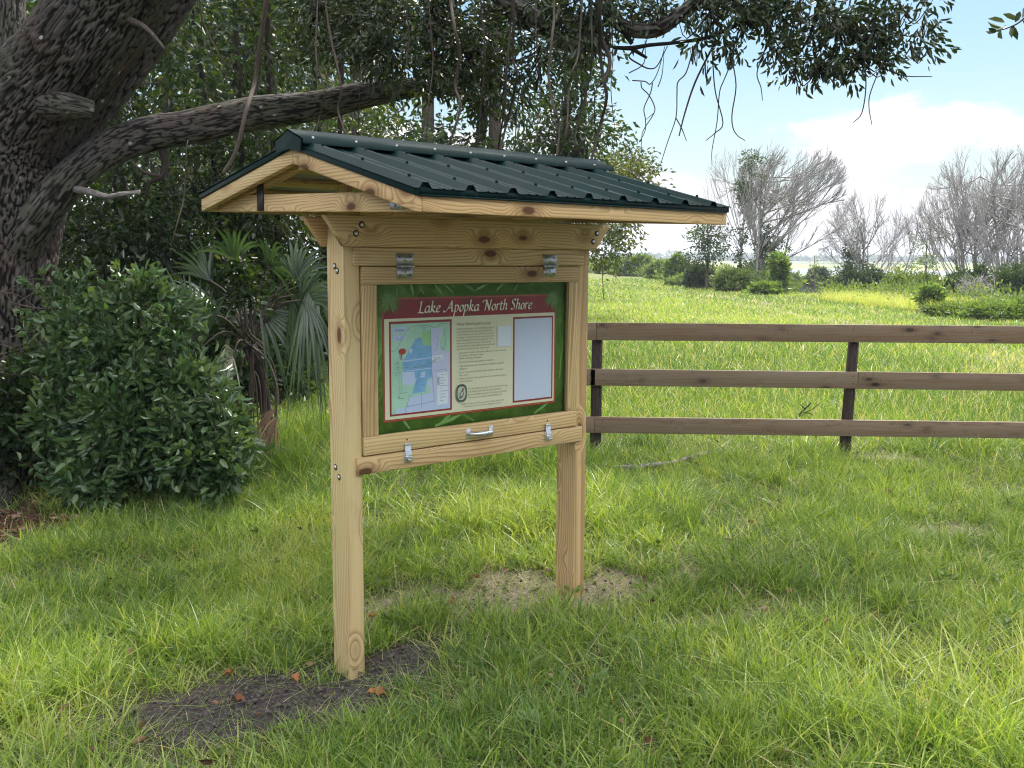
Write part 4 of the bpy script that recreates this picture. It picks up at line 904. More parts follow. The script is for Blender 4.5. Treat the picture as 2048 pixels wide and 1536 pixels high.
# crown: clusters in view, and the shade canopy out of the frame overhead
oc_ = MB(); otw = MB()
def clus(px, py, Yd, rx, ry, rz, n, k, cr=.085, L=.056):
    c = at(px, py, Yd); f = .52 if px > 1200 else .56
    crown(oc_, c, (rx, ry, rz), int(n * f * 1.25), k * (.55 if px > 1200 else .7), cr, L, .36, .42, 'l', .35, twigs=(otw, .6, .006))
for a in [(700, 40, 7.0, .42, .5, .34, 90, 34), (780, 90, 6.9, .36, .5, .30, 90, 34), (870, 20, 6.8, .46, .5, .36, 95, 34), (640, -20, 7.2, .40, .5, .25, 50, 30), (940, 90, 6.9, .30, .4, .28, 50, 30), (1040, 10, 6.6, .40, .4, .26, 60, 30),
          (1080, 110, 6.9, .42, .45, .26, 48, 26), (1010, 170, 7.1, .40, .4, .26, 46, 26), (1160, 20, 6.3, .26, .3, .24, 55, 32), (1205, -20, 6.3, .30, .3, .2, 44, 32), (1170, 90, 6.5, .14, .2, .16, 16, 24), (900, 150, 7.1, .30, .4, .18, 36, 26),
          (1325, 8, 6.2, .22, .25, .10, 20, 22), (1262, 10, 6.2, .10, .2, .09, 9, 18), (1420, 20, 6.2, .22, .25, .16, 34, 28), (1490, 30, 6.25, .22, .25, .20, 34, 28), (1540, 60, 6.25, .16, .2, .17, 22, 26), (1470, -10, 6.25, .35, .25, .12, 30, 28),
          (1600, 10, 6.3, .26, .3, .17, 34, 28), (1680, 40, 6.4, .30, .3, .24, 66, 32), (1720, 110, 6.4, .25, .25, .13, 40, 30), (1640, 120, 6.4, .20, .2, .11, 28, 26), (1590, 142, 6.4, .09, .1, .06, 9, 18), (1770, 60, 6.4, .18, .2, .16, 26, 26), (1820, 90, 6.4, .13, .15, .10, 13, 20), (1800, 10, 6.4, .22, .2, .10, 18, 24), (1845, 40, 6.4, .08, .1, .10, 8, 18),
          (1385, 92, 6.1, .05, .1, .05, 4, 14), (1410, 118, 6.1, .04, .05, .04, 3, 12), (1462, 100, 6.2, .08, .1, .07, 8, 18), (1555, 98, 6.2, .10, .1, .06, 8, 18)]: clus(*a)
for i in range(18):                                       # out of the frame: the crown that shades the kiosk
    x = rng.uniform(-5.5, 6.8); y = rng.uniform(5.4, 12.2); z = 5.9 + rng.random() * 2.4 + .05 * (y - 5)
    crown(oc_, (x, y, z), (1.5, 1.5, .7), 34, 18, .32, .16, .46, .6, 'd', .3)
for dx, dy, dz in [(0, 0, 0), (-.9, .3, .1), (.9, -.2, .2), (.1, -1.0, .1), (.2, 1.0, .2), (-.8, -.8, .3), (.8, .8, .3)]:   # the dense part that keeps the sun off the board
    crown(oc_, (1.5 + dx, 7.1 + dy, 6.3 + dz), (.8, .8, .4), 40, 20, .24, .13, .46, .6, 'd', .3)
for i in range(5):
    x = rng.uniform(-6.5, -3.0); y = rng.uniform(3.0, 6.0); crown(oc_, (x, y, 5.2 + rng.random() * 2), (1.4, 1.4, .7), 36, 22, .32, .17, .46, .6, 'd', .3)
for o_ in (oc_, otw): o_.V = [v - OB for v in o_.V]
oc_.build('crown', M['oakleaf'], oak); tag(otw.build('twigs', M['darkvine'], oak), kind='stuff')
for i, (a, b) in enumerate([((330, -230, 6.6), (2.0, 7.5, 6.6)), ((430, -480, 6.5), (-1.0, 5.0, 6.8)), ((540, -420, 8.0), (4.5, 9.5, 7.0)), ((430, -480, 6.5), (3.5, 6.2, 6.9)), ((540, -420, 8.0), (.5, 10.8, 7.2))]):
    p0 = at(*a); p1 = A(b); obark('branch', ow([p0, p0 * .5 + p1 * .5 + [0, 0, .5], p1]), [.17, .10, .03], 12, .06, 8)

# leafy sprig entering at the top right
spr = thing('oak_sprig', 'small leafy oak sprig poking in at the top right against open sky', 'leafy twig', at(2040, 30, 3.2))
sb = at(2040, 30, 3.2); m = MB()
P = smooth_path(A([at(2230, -160, 3.3), at(2120, -40, 3.25), at(2050, 35, 3.2), at(2018, 55, 3.2), at(1990, 62, 3.2)]) - sb, 5); tube(m, P, [.008, .005, .003, .002, .0015], 6); m.build('twig', M['darkvine'], spr, True)
m = MB(); lp = [((2010, 45), (1982, 36)), ((2012, 50), (1995, 64)), ((2006, 55), (1976, 48)), ((2002, 58), (1996, 74)), ((2030, 45), (2040, 24)), ((2034, 40), (2010, 28)), ((2044, 40), (2056, 56)), ((2028, 50), (2022, 72)), ((2024, 52), (2034, 76)), ((1998, 60), (1974, 66)), ((1995, 62), (1978, 58)), ((2050, 34), (2070, 28)), ((2044, 36), (2050, 14))]
Pp = A([at(*a, 3.2) for a, b in lp]) - sb; Q = A([at(*b, 3.2 + .03 * rng.normal()) for a, b in lp]) - sb
leaves(m, Pp, Q - Pp, np.linalg.norm(Q - Pp, axis=1) * 1.1, .018, shape='l'); m.build('foliage', M['oakleaf'], spr)

# ------------------------------------------------------------------ hanging vines
VN = [([(635, -260), (638, -60), (635, 0), (632, 113), (644, 160), (649, 190), (640, 230), (632, 262)], 7.0, .007, 'vine', 'thin pale vine crossing the level limb just left of the roof ridge end'),
      ([(648, -260), (645, -80), (650, 0), (662, 78), (682, 172), (676, 219), (692, 268)], 6.9, .010, 'vine', 'pale knotted vine hanging behind the roof ridge end'),
      ([(890, -300), (896, -60), (901, 0), (909, 55), (919, 113), (911, 172), (921, 211), (908, 260), (897, 292)], 6.7, .014, 'vine', 'thick pinkish vine hanging past the end of the level limb'),
      ([(1030, -200), (1024, 0), (1020, 60), (1014, 129), (1008, 219), (996, 300)], 6.6, .010, 'darkvine', 'dark vine from the broken branch down to the ridge'),
      ([(1030, -260), (1028, 0), (1026, 113), (1034, 150), (1024, 203), (1010, 260), (1000, 302)], 6.5, .011, 'darkvine', 'dark kinked vine crossing in front of a thin trunk above the ridge'),
      ([(1100, -260), (1108, 0), (1104, 78), (1097, 148), (1108, 219), (1119, 250), (1113, 316)], 6.4, .011, 'vine', 'brown vine with a bulge hanging below the broken branch'),
      ([(1170, -100), (1158, 94), (1146, 140), (1138, 176), (1133, 260), (1117, 312)], 6.35, .009, 'vine', 'slender brown vine hanging from the tip of the broken branch'),
      ([(1190, -200), (1183, 20), (1184, 90), (1179, 160), (1156, 240), (1150, 285), (1158, 322)], 6.2, .007, 'darkvine', 'thin dark vine beside the hooked vine over the roof'),
      ([(1196, -240), (1198, 0), (1202, 74), (1218, 112), (1217, 140), (1202, 168)], 6.15, .019, 'darkvine', 'stout hooked vine with a cut end above the roof'),
      ([(1200, -240), (1199, 0), (1200, 100), (1207, 156), (1213, 197), (1199, 255), (1182, 322)], 6.2, .014, 'darkvine', 'long dark vine reaching the roof beneath the hooked vine'),
      ([(1216, 60), (1205, 140), (1190, 190), (1190, 250), (1198, 300)], 6.25, .005, 'darkvine', 'hair-thin vine against the sky beside the hooked vine'),
      ([(548, -260), (540, -60), (533, 0), (516, 120), (508, 170), (492, 222), (472, 301), (446, 348)], 6.6, .020, 'vine', 'thick grey vine slanting down over the level limb to the left eave'),
      ([(390, -200), (398, -40), (404, 34), (431, 96), (450, 126), (478, 148)], 7.6, .008, 'vine', 'pale twig-like vine curving to the right above the limb'),
      ([(376, 280), (373, 300), (368, 393), (356, 440), (345, 482)], 7.1, .006, 'vine', 'thin vine dangling from the underside of the limb left of the roof'),
      ([(1040, 40), (1044, 130), (1034, 220), (1030, 300)], 6.9, .006, 'darkvine', 'thin straight vine hanging between the kinked vine and the bulging vine')]
VN += [([(715, -200), (718, 0), (724, 90), (720, 170), (716, 270)], 6.9, .005, 'darkvine', 'fine straight vine hanging over the level limb above the left third of the ridge'),
       ([(815, -200), (812, 0), (818, 80), (806, 160), (794, 200)], 6.8, .005, 'darkvine', 'short fine vine ending at the underside of the level limb'),
       ([(862, -200), (858, 0), (866, 120), (858, 200), (852, 285)], 6.8, .005, 'vine', 'fine pale vine just left of the thick pinkish vine'),
       ([(965, -200), (962, 0), (970, 100), (962, 210), (955, 296)], 6.8, .006, 'darkvine', 'fine dark vine between the thick pinkish vine and the kinked vine'),
       ([(1075, -200), (1072, 60), (1080, 180), (1070, 308)], 6.7, .005, 'vine', 'fine pale vine hanging between the kinked vine and the bulging vine'),
       ([(1222, 30), (1226, 110), (1222, 180), (1230, 262)], 6.3, .004, 'darkvine', 'thread-like vine hanging clear against the sky right of the hooked vine')]
for pts, Yd, r, mt, lab in VN:
    Yd = Yd - .75
    P = A([at(x, y, Yd + .1 * math.sin(y * .013 + x)) for x, y in pts]); b = P[-1].copy(); v = thing('hanging_vine', lab, 'vine', b, group='vines hanging from the oak')
    m = MB(); r *= .66; tube(m, smooth_path(P - b, 7), [r * .8, r, r, r * .9, r * .75], 9, .12, rng.random(), lumpf=9); m.build('stem', M[mt], v, True)
# ------------------------------------------------------------------ glossy shrub, dark shrub, dry brush, palm
def bushmesh(name, blobs, mat, label, cat='shrub', group=None, stems=None, shape='l', L=.07, asp=.42, down=.15, base=None, nl=26, cr=.12, stemmat='trunk', shoots=0):
    """blobs: (centre, radii, clumps); one mesh for the leaves, one for the stems"""
    b = A(base, float)
    th_ = thing(name, label, cat, b, group=group)
    mb = MB(); sm = MB()
    for c, r, n in blobs: crown(mb, A(c) - b, r, n, nl, cr, L, asp, .42, shape, down, twigs=None)
    for c, r, n in (stems if stems is not None else blobs):
        for q in range(max(3, int(n / 22))):
            e = A(c) - b + unit(rng.normal(size=3)) * A(r) * .8
            s0 = A([rng.normal() * .1, rng.normal() * .1, -.1]); tube(sm, smooth_path([s0, s0 * .4 + e * .6 + [0, 0, -.12], e], 4), [.012, .007, .003], 5, cap=False)
    for q in range(shoots):
        c, r, n = blobs[int(rng.integers(len(blobs)))]; d = unit(rng.normal(size=3) * A([1, .8, 1]) + A([.15, -.25, .45])); s0 = A(c) - b + d * A(r) * .75; ln = rng.uniform(.14, .34); e = s0 + unit(d + A([0, 0, .35]) + rng.normal(size=3) * .3) * ln
        C = smooth_path([s0, (s0 + e) / 2 + rng.normal(size=3) * .02, e], 5); tube(sm, C, [.0032, .0014], 5, cap=False)
        kk = int(rng.integers(8, 17)); tt = np.sort(rng.random(kk)) ** .8; Pp = A([C[min(int(t_ * (len(C) - 1)), len(C) - 1)] for t_ in tt]); leaves(mb, Pp, unit(e - s0) * .6 + unit(rng.normal(size=(kk, 3))) * .9, .075 * (.5 + .8 * rng.random(kk)), .033 * (.6 + .6 * rng.random(kk)), np.clip(.35 + .65 * rng.random(kk), 0, 1), 'l', .3)
    mb.build('foliage', M[mat], th_); sm.build('stem', M[stemmat], th_, True)
    return th_
SH = [(at(285, 850, 6.35), (.40, .34, .38), 170), (at(400, 900, 6.15), (.18, .22, .28), 74), (at(245, 690, 6.5), (.28, .30, .20), 84), (at(375, 775, 6.35), (.17, .22, .18), 48), (at(165, 720, 6.6), (.19, .24, .26), 46), (at(205, 955, 6.3), (.30, .26, .16), 56), (at(335, 650, 6.5), (.09, .14, .13), 22), (at(285, 605, 6.5), (.08, .10, .11), 14), (at(225, 600, 6.6), (.07, .08, .10), 11), (at(125, 620, 6.7), (.06, .08, .14), 12), (at(440, 830, 6.1), (.07, .10, .13), 18), (at(130, 860, 6.5), (.17, .2, .28), 40), (at(452, 935, 6.0), (.09, .10, .12), 20)]
bushmesh('shrub', [(c, r, int(n * .8)) for c, r, n in SH], 'shrub',
         'big glossy broad-leaved shrub in front of the oak trunk', base=ground(300, 1000), nl=24, L=.070, asp=.44, cr=.105, down=.0, shoots=120)
bushmesh('shrub', [(at(30, 850, 6.7), (.30, .3, .34), 80), (at(-60, 930, 6.5), (.4, .3, .3), 60), (at(60, 760, 6.75), (.16, .2, .14), 24)], 'wood1', 'low dark shrub at the foot of the oak trunk, partly out of view', base=ground(40, 960), nl=24, L=.08)
db_ = ground(30, 900); dry = thing('dry_brush', 'tangle of bare grey twigs leaning against the oak trunk', 'brushwood', db_)
m = MB()
for i in range(34):
    a = at(rng.uniform(-120, 40), rng.uniform(560, 860), 6.55 + .2 * rng.random()); b = a + A([rng.uniform(.1, .5), rng.normal() * .08, rng.uniform(-.25, .16)])
    tube(m, smooth_path(A([a, (a + b) / 2 + rng.normal(size=3) * .03, b]) - db_, 3), [.005, .002], 4, cap=False)
m.build('twigs', M['vine'], dry)
def pfan(mb, hub, d, nrm, ln, n, spread, droop, wd=.022, fold=.3, jit=.08):
    d = unit(A(d, float)); nrm = unit(A(nrm, float) - d * (A(nrm, float) @ d)); s = np.cross(d, nrm)
    for i in range(n):
        a = (i / (n - 1) - .5) * spread + rng.normal() * jit * .4; dd = d * math.cos(a) + s * math.sin(a)
        L_ = ln * (1 - .22 * abs(i / (n - 1) - .5) * 2) * (.85 + .3 * rng.random()); sid = np.cross(dd, nrm); ts = np.linspace(0, 1, 8); dr = droop * (.6 + .8 * rng.random())
        C = A([hub + dd * L_ * t + A([0, 0, -1]) * dr * L_ * max(0, t - .35) ** 1.6 * 1.6 for t in ts])
        wv = wd * np.interp(ts, [0, .3, .6, 1], [.35, 1, .8, .04])
        V = np.stack([C + sid * wv[:, None] * .5 + nrm * wv[:, None] * fold * .5, C, C - sid * wv[:, None] * .5 + nrm * wv[:, None] * fold * .5], 1).reshape(-1, 3)
        F = [];
        for k in range(7):
            o = k * 3; F += [(o, o + 1, o + 4, o + 3), (o + 1, o + 2, o + 5, o + 4)]
        mb.add(V, A(F), rnd=rng.random())
pb_ = ground(545, 905); palm = thing('cabbage_palm', 'young fan palm with drooping green fronds and withered brown ones beside the left kiosk post', 'palm', pb_)
heart = at(500, 690, 7.55)
fr, de, pl_, pt = 'palm', 'palmdead', 'palmpale', MB()
def frond(mb, hub, dpx, ln, n, spread, droop, Y=7.5, nrm=(0, -1, .35), wd=.028, pet=True, jit=.08):
    h = at(hub[0], hub[1], Y); d = at(dpx[0], dpx[1], Y + rng.normal() * .1) - h
    m = MB(); pfan(m, h - pb_, d, nrm, ln, n, spread, droop, wd, .3, jit); o = m.build('frond', M[mb], palm)
    if mb != 'palm': o['label'] = 'withered brown frond' if mb == 'palmdead' else 'bleached drooping frond'
    if pet: tube(pt, smooth_path(A([heart, (heart + h) / 2 + [0, 0, .12], h]) - pb_, 4), [.012, .008, .006], 6)
frond(fr, (398, 700), (365, 560), .60, 17, 1.3, .15, 7.25, wd=.036); frond(fr, (430, 615), (330, 560), .55, 11, .9, .25, 7.4, (.3, -.6, .8)); frond(fr, (470, 520), (455, 430), .42, 10, 1.9, .45, 7.5, (.2, -1, .3))
frond(fr, (540, 535), (560, 500), .48, 12, 2.4, .9, 7.45, (-.2, -1, .2)); frond(fr, (590, 560), (612, 470), .50, 14, 1.9, .55, 7.6, (.1, -1, .1)); frond(fr, (628, 560), (650, 620), .80, 14, 1.5, .75, 7.35, (.6, -1, .1)); frond(fr, (600, 600), (640, 560), .62, 12, 1.6, 1.1, 7.3, (.4, -.8, .6))
frond(fr, (450, 640), (560, 560), .5, 12, 1.8, .6, 7.8, (0, -.6, 1)); frond(fr, (520, 620), (600, 690), .6, 12, 1.4, .6, 7.5, (.3, -1, .3)); frond(fr, (420, 560), (370, 480), .5, 10, 1.3, .3, 7.75, (0, -1, .2))
frond('palm', (612, 600), (640, 700), .62, 11, 1.0, .8, 7.25, (.5, -1, .2), .02); frond('palm', (585, 590), (610, 700), .55, 9, .8, .9, 7.35, (.2, -1, .2), .018); frond('palm', (385, 640), (350, 575), .42, 12, 1.1, .1, 7.15, (.2, -1, .1), .026)
frond(pl_, (468, 702), (436, 722), .36, 20, 1.7, 1.7, 7.0, (.1, -1, .5), .013, pet=False, jit=.3); frond(pl_, (466, 712), (432, 790), .36, 15, .9, .4, 6.98, (.2, -1, .1), .012, pet=False, jit=.3)
tube(pt, smooth_path(A([heart, at(480, 680, 7.2), at(467, 706, 7.0)]) - pb_, 4), [.010, .007, .005], 6)
frond(de, (551, 818), (506, 858), .22, 11, .6, .7, 7.0, (.6, -1, .2), .015, pet=False, jit=.45); frond(de, (555, 832), (520, 900), .26, 11, .5, .5, 6.97, (.7, -1, .1), .015, pet=False, jit=.45); frond(de, (553, 842), (538, 905), .24, 8, .5, .2, 7.0, (.5, -1, .1), .012, pet=False, jit=.4)
tube(pt, smooth_path(A([heart, at(535, 720, 7.35), at(556, 780, 7.1), at(553, 818, 7.0)]) - pb_, 4), [.009, .006, .005, .004], 6)
for q in range(16):
    x0 = rng.uniform(470, 560); tube(pt, smooth_path(A([heart + rng.normal(size=3) * .06, at(x0 + rng.normal() * 14, rng.uniform(720, 800), 7.45), at(x0, 915, 7.3 + .2 * rng.random())]) - pb_, 4), [.007, .006, .005], 5, rnd=rng.random())
pt.build('petiole', M['vine'], palm, True); m = MB(); tube(m, smooth_path(A([pb_ + [0, 0, -.1], pb_ + [-.05, 0, .4], heart]) - pb_, 5), [.045, .04, .05], 14, .15); m.build('trunk', M['darkvine'], palm, True)
cb = at(485, 640, 7.2); bushmesh('climber', [(at(490, 575, 7.1), (.10, .10, .16), 18), (at(482, 530, 7.15), (.05, .06, .07), 6)], 'wood2', 'light green leafy climber growing over the fan palm', 'climbing plant', base=at(495, 660, 7.3), L=.055, asp=.55, nl=16, cr=.07)

# ------------------------------------------------------------------ woodland behind: every tree its own
def tree(label, x, y, h, crowns, mat, tr_r=.07, L=.10, nl=26, cr=.24, lean=(0, 0), name='woodland_tree', group='trees of the woodland edge', down=.3, asp=.42, trunkmat='trunk', twr=.3, stems=1):
    z0 = float(G(x, y)); b = A([x, y, z0]); th_ = thing(name, label, 'tree', b, group=group)
    mb = MB(); tm = MB()
    for k in range(stems):
        o = A([rng.normal() * .25, rng.normal() * .25, 0]) * (k > 0)
        P = [o + [0, 0, -.2], o + [lean[0] * .3 + rng.normal() * .06, lean[1] * .3, h * .35], o + [lean[0] * .7 + rng.normal() * .1, lean[1] * .7, h * .7], o * 2 + [lean[0], lean[1], h]]
        tube(tm, smooth_path(P, 7), [tr_r * 1.25, tr_r, tr_r * .75, tr_r * .3], 10, .06)
    for c, r, n in crowns:
        c = A(c, float); crown(mb, c, r, n, nl, cr, L, asp, .5, 'd', down)
        for q in range(int(n * twr / 6)):
            e = c + unit(rng.normal(size=3)) * A(r) * .9; s = A([lean[0] * c[2] / h, lean[1] * c[2] / h, max(.3, min(h * .95, c[2] - .3 * abs(e[0]) - .5))])
            tube(tm, smooth_path([s, (s + e) / 2 + [0, 0, .15], e], 3), [tr_r * .28, tr_r * .16, .006], 5, cap=False)
    mb.build('crown', M[mat], th_); tm.build('trunk', M[trunkmat], th_, True)
    return th_
T = lambda *a, **k: tree(*a, **k)
T('dark leafy tree close behind the oak fork, at the left edge of view', -5.6, 9.6, 5, [((0, 0, 3.2), (1.3, 1, 1.6), 150), ((.3, 0, 1.3), (1.2, .9, 1.1), 90)], 'wood1')
T('dark leafy tree filling the gap beneath the level limb', -4.1, 10.2, 5.4, [((0, 0, 3.6), (1.2, 1, 1.5), 130), ((.2, -.2, 1.6), (1.2, .9, 1.2), 150), ((.9, 0, .9), (.8, .7, .7), 60)], 'wood1')
T('slim dark stemmed tree above the level limb left of the vines', -2.95, 10.6, 6.0, [((0, .3, 4.0), (.9, .9, 1.3), 80), ((.1, 0, 2.2), (1.0, .8, .8), 90), ((-.2, 0, 1.1), (1.0, .8, .7), 70)], 'wood2', .032, trunkmat='darkvine', stems=3)
T('mid-green tree behind the left roof corner', -2.15, 11.6, 5.6, [((0, 0, 4.3), (.85, .8, .9), 50), ((0, 0, 2.5), (1.1, .8, .8), 100), ((-.5, 0, 1.3), (.8, .7, .6), 50)], 'wood1', .03, trunkmat='darkvine', stems=2)
T('pale green sapling between the palm and the left kiosk post', -2.05, 12.6, 3.6, [((.1, 0, 2.3), (.7, .7, .8), 60), ((.25, 0, 1.7), (.5, .5, .25), 14)], 'wood3', .025, stems=3)
T('tall back tree in mid green behind the oak fork', -7.6, 15, 7.5, [((0, 0, 5.2), (2.0, 1.5, 2.0), 170), ((0, 0, 2.4), (1.9, 1.4, 1.7), 120)], 'wood2', .12, L=.13, cr=.32)
T('tall sunlit tree glimpsed between the two oak stems', -5.6, 16.5, 7.5, [((0, 0, 5.4), (1.7, 1.4, 1.9), 150), ((.3, 0, 2.6), (1.6, 1.2, 1.4), 100)], 'wood3', .11, L=.13, cr=.32)
T('tall green tree above the left slope of the roof', -3.9, 15.5, 7.4, [((0, 0, 5.2), (1.4, 1.2, 1.8), 120), ((-.1, 0, 2.8), (1.3, 1.1, 1.3), 90)], 'wood2', .09, L=.13, cr=.3, stems=2)
T('tall yellow-green tree just left of the roof ridge end', -2.7, 17.5, 7.8, [((0, 0, 5.6), (1.1, 1.1, 1.6), 80), ((0, 0, 3.0), (1.3, 1.1, 1.1), 80)], 'wood3', .08, L=.13, cr=.3)
T('dark slim tree standing over the left half of the ridge', -1.25, 15.6, 7.0, [((-.2, 0, 3.1), (1.0, .8, .65), 60), ((0, 0, 5.6), (.8, .8, .7), 26)], 'wood1', .115, L=.12, cr=.26, trunkmat='trunk')
T('dark trunked tree third from the oak above the ridge', -.72, 16.2, 7.0, [((.1, 0, 4.7), (.8, .8, .8), 26), ((.1, 0, 3.0), (.6, .7, .5), 26)], 'wood1', .10, L=.12, cr=.26, lean=(.25, 0), trunkmat='darkvine')
T('pale trunked tree over the middle of the ridge', -.28, 15.8, 7.2, [((0, 0, 4.6), (.8, .8, .9), 34), ((.2, 0, 3.0), (.7, .7, .55), 34)], 'wood1', .115, L=.12, cr=.26, lean=(.12, 0))
T('bushy dark tree over the right half of the ridge', .85, 16.6, 5.2, [((0, 0, 3.6), (.85, .8, .9), 90), ((-.2, 0, 2.2), (1.0, .8, .7), 60), ((.3, 0, 4.7), (.4, .5, .5), 22)], 'wood1', .09, L=.12, cr=.26, stems=2)
T('olive-yellow tree at the right end of the ridge', 1.0, 22, 4.6, [((.4, 0, 3.3), (1.1, 1, 1.0), 90), ((.6, 0, 2.0), (1.0, 1, .8), 50), ((1.5, 0, 3.2), (.6, .6, .6), 26)], 'wood3', .05, L=.13, cr=.28)
T('thin-leaved greyish tree with sky behind it, right of the ridge', 1.3, 27, 5.2, [((1.5, 0, 3.9), (.8, .8, .9), 40), ((1.9, 0, 3.2), (.5, .6, .6), 18), ((1.0, 0, 2.9), (.8, .7, .8), 40)], 'wood2', .05, L=.14, cr=.3)
T('far sunlit tree behind the oak trunk', -11.5, 25, 10, [((0, 0, 5.5), (3.2, 2.5, 3.6), 170)], 'wood3', .2, L=.22, cr=.5)
T('far broad tree behind the tall sunlit tree', -8.0, 27, 10, [((0, 0, 6.4), (3.0, 2.4, 3.2), 170), ((0, 0, 2.6), (2.4, 2, 1.8), 60)], 'wood2', .2, L=.22, cr=.5)
T('far pale tree behind the hanging vines', -4.9, 26, 9, [((-.3, 0, 6.2), (1.9, 2, 2.4), 80), ((0, 0, 3.5), (2.4, 2, 1.3), 90)], 'wood3', .16, L=.2, cr=.45)
T('far low tree seen through the gap over the roof', -2.1, 30, 5.5, [((0, 0, 3.2), (2.2, 1.8, 1.5), 90)], 'wood3', .12, L=.2, cr=.42)
T('far low tree behind the slim trunks over the ridge', 0.2, 34, 5.5, [((0, 0, 3.4), (2.0, 1.8, 1.6), 80)], 'wood2', .12, L=.2, cr=.42)
T('feathery sapling against the sky right of the header beam', 3.35, 36, 3.2, [((.25, 0, 2.5), (.35, .4, .8), 26), ((.5, 0, 1.6), (.35, .4, .4), 8)], 'wood2', .015, L=.12, cr=.24)
for k, (x, y, s, mt, lb) in enumerate([(-4.6, 8.6, .8, 'wood1', 'dark undergrowth shrub to the left behind the glossy shrub'), (-3.1, 9.2, .75, 'wood1', 'dark undergrowth shrub behind the top of the glossy shrub'), (-6.4, 8.8, 1.0, 'wood1', 'dark undergrowth shrub left of the oak trunk'), (-2.75, 9.8, .62, 'wood1', 'low undergrowth shrub behind the fan palm'), (-7.5, 12, 1.4, 'wood2', 'big undergrowth bush far left in the wood'), (-5.0, 12.6, 1.5, 'wood1', 'big undergrowth bush behind the oak trunk'), (-3.7, 13.4, 1.35, 'wood1', 'big undergrowth bush below the level limb'), (-3.0, 14.6, 1.2, 'wood2', 'wide undergrowth bush behind the left gable corner'), (-5.6, 13.8, 2.0, 'wood1', 'tallest undergrowth bush between the oak limb and the shrub')]):
    bushmesh('undergrowth_shrub', [((x, y, s * .9), (s * 1.1, s * .8, s * .9), int(120 * s)), ((x + s * .5, y, s * .4), (s * .8, s * .6, s * .45), int(50 * s))], mt, lb, base=(x, y, float(G(x, y))), shape='d', L=.10, cr=.16, nl=26, group='undergrowth of the wood')

# ------------------------------------------------------------------ the bank: bushes, bare trees, weeds
def bank(px0, px1, ptop, pbase, Yd, mat, label, n=70, name='bank_bush', cat='bush', L=None, cr=None, nl=22, dn=.0, shape='d', asp=.45):
    c0 = at((px0 + px1) / 2, ptop, Yd); rx = (px1 - px0) / 2 * Yd / FOC; zb = float(G(c0[0], Yd)) - .15; zt = c0[2]; h = zt - zb
    b = A([c0[0], Yd, zb + .15]); mb = MB(); L = L or .0036 * Yd; cr = cr or max(.14, rx * .17); n = int(n * 1.7)
    crown(mb, (0, 0, h * .40), (rx * .78, rx * .7, h * .34), int(n * .9), nl, cr, L, asp, .42, shape, dn); crown(mb, (0, 0, h * .16), (rx * .95, rx * .8, h * .2), int(n * .5), nl, cr, L, asp, .5, shape, dn)
    for q in range(9):
        u = rng.uniform(-.85, .85); hh = (1 - .45 * u * u) * rng.uniform(.55, 1.0); crown(mb, (u * rx, rng.normal() * rx * .3, h * hh * .80), (rx * rng.uniform(.12, .26), rx * .2, h * rng.uniform(.10, .20)), int(n * .12) + 3, nl, cr * .8, L, asp, .5, shape, dn)
    o = mb.build(name, M[mat]); o.location = Vector(b); tag(o, label, cat, 'bushes along the bank'); return o
bank(1190, 1250, 516, 548, 100, 'bushleaf', 'far yellow-green bush nearest the kiosk on the bank', 60)
bank(1236, 1312, 512, 556, 88, 'bushleaf', 'pale green bush second along the bank from the kiosk', 80)
bank(1298, 1360, 522, 562, 74, 'bushleaf', 'rounded green bush below the eave end on the bank', 70)
bank(1335, 1372, 505, 570, 66, 'fernlike', 'upright bright bush left of the ivy-clad stump tree', 50)
bank(1330, 1440, 556, 588, 56, 'bushleaf', 'low wide green thicket in front of the ivy-clad tree', 70)
bank(1372, 1425, 530, 585, 52, 'bushdark', 'dark ivy cone round the foot of the small leafy tree', 90)
bank(1430, 1522, 545, 602, 47, 'bushleaf', 'grey-green bush in front of the bare tree feet', 110)
bank(1478, 1560, 522, 580, 55, 'bushdark', 'very dark bush beneath the large bare tree', 90)
bank(1549, 1573, 500, 598, 44, 'fernlike', 'tall bright vine-covered weed column left of the channel', 14, L=.24, cr=.2)
bank(1495, 1562, 574, 606, 43, 'fernlike', 'low bright weeds below the tall weed column', 70)
bank(1612, 1672, 536, 575, 88, 'bushdark', 'small dark bush across the channel water', 70)
bank(1570, 1606, 548, 572, 90, 'bushleaf', 'small pale bush at the far side of the channel', 40)
bank(1668, 1795, 535, 606, 45, 'bushdark', 'broad dark feathery bush under the middle bare tree', 170)
bank(1760, 1905, 543, 612, 40, 'bushleaf', 'broad mid-green bush between the middle and right bare trees', 150)
bank(1846, 1880, 572, 650, 29, 'fernlike', 'upright bright green weed in front of the bank bushes', 14, L=.16, cr=.14)
bank(1900, 2000, 535, 625, 34, 'bushdark', 'dark bush under the dead grey boughs at the right', 130)
bank(1985, 2140, 520, 628, 33, 'bushdark', 'dark rounded bush at the right edge of view', 150)
bank(1930, 2080, 612, 662, 25.5, 'fernlike', 'low broad-leaved bright weeds at the right edge of the field', 110)
bank(1652, 1740, 592, 616, 41, 'fernlike', 'low bright creeper patch right of the channel', 60)
bank(1852, 1950, 620, 655, 27, 'bushleaf', 'low green weed patch beside the upright bright weed', 60)
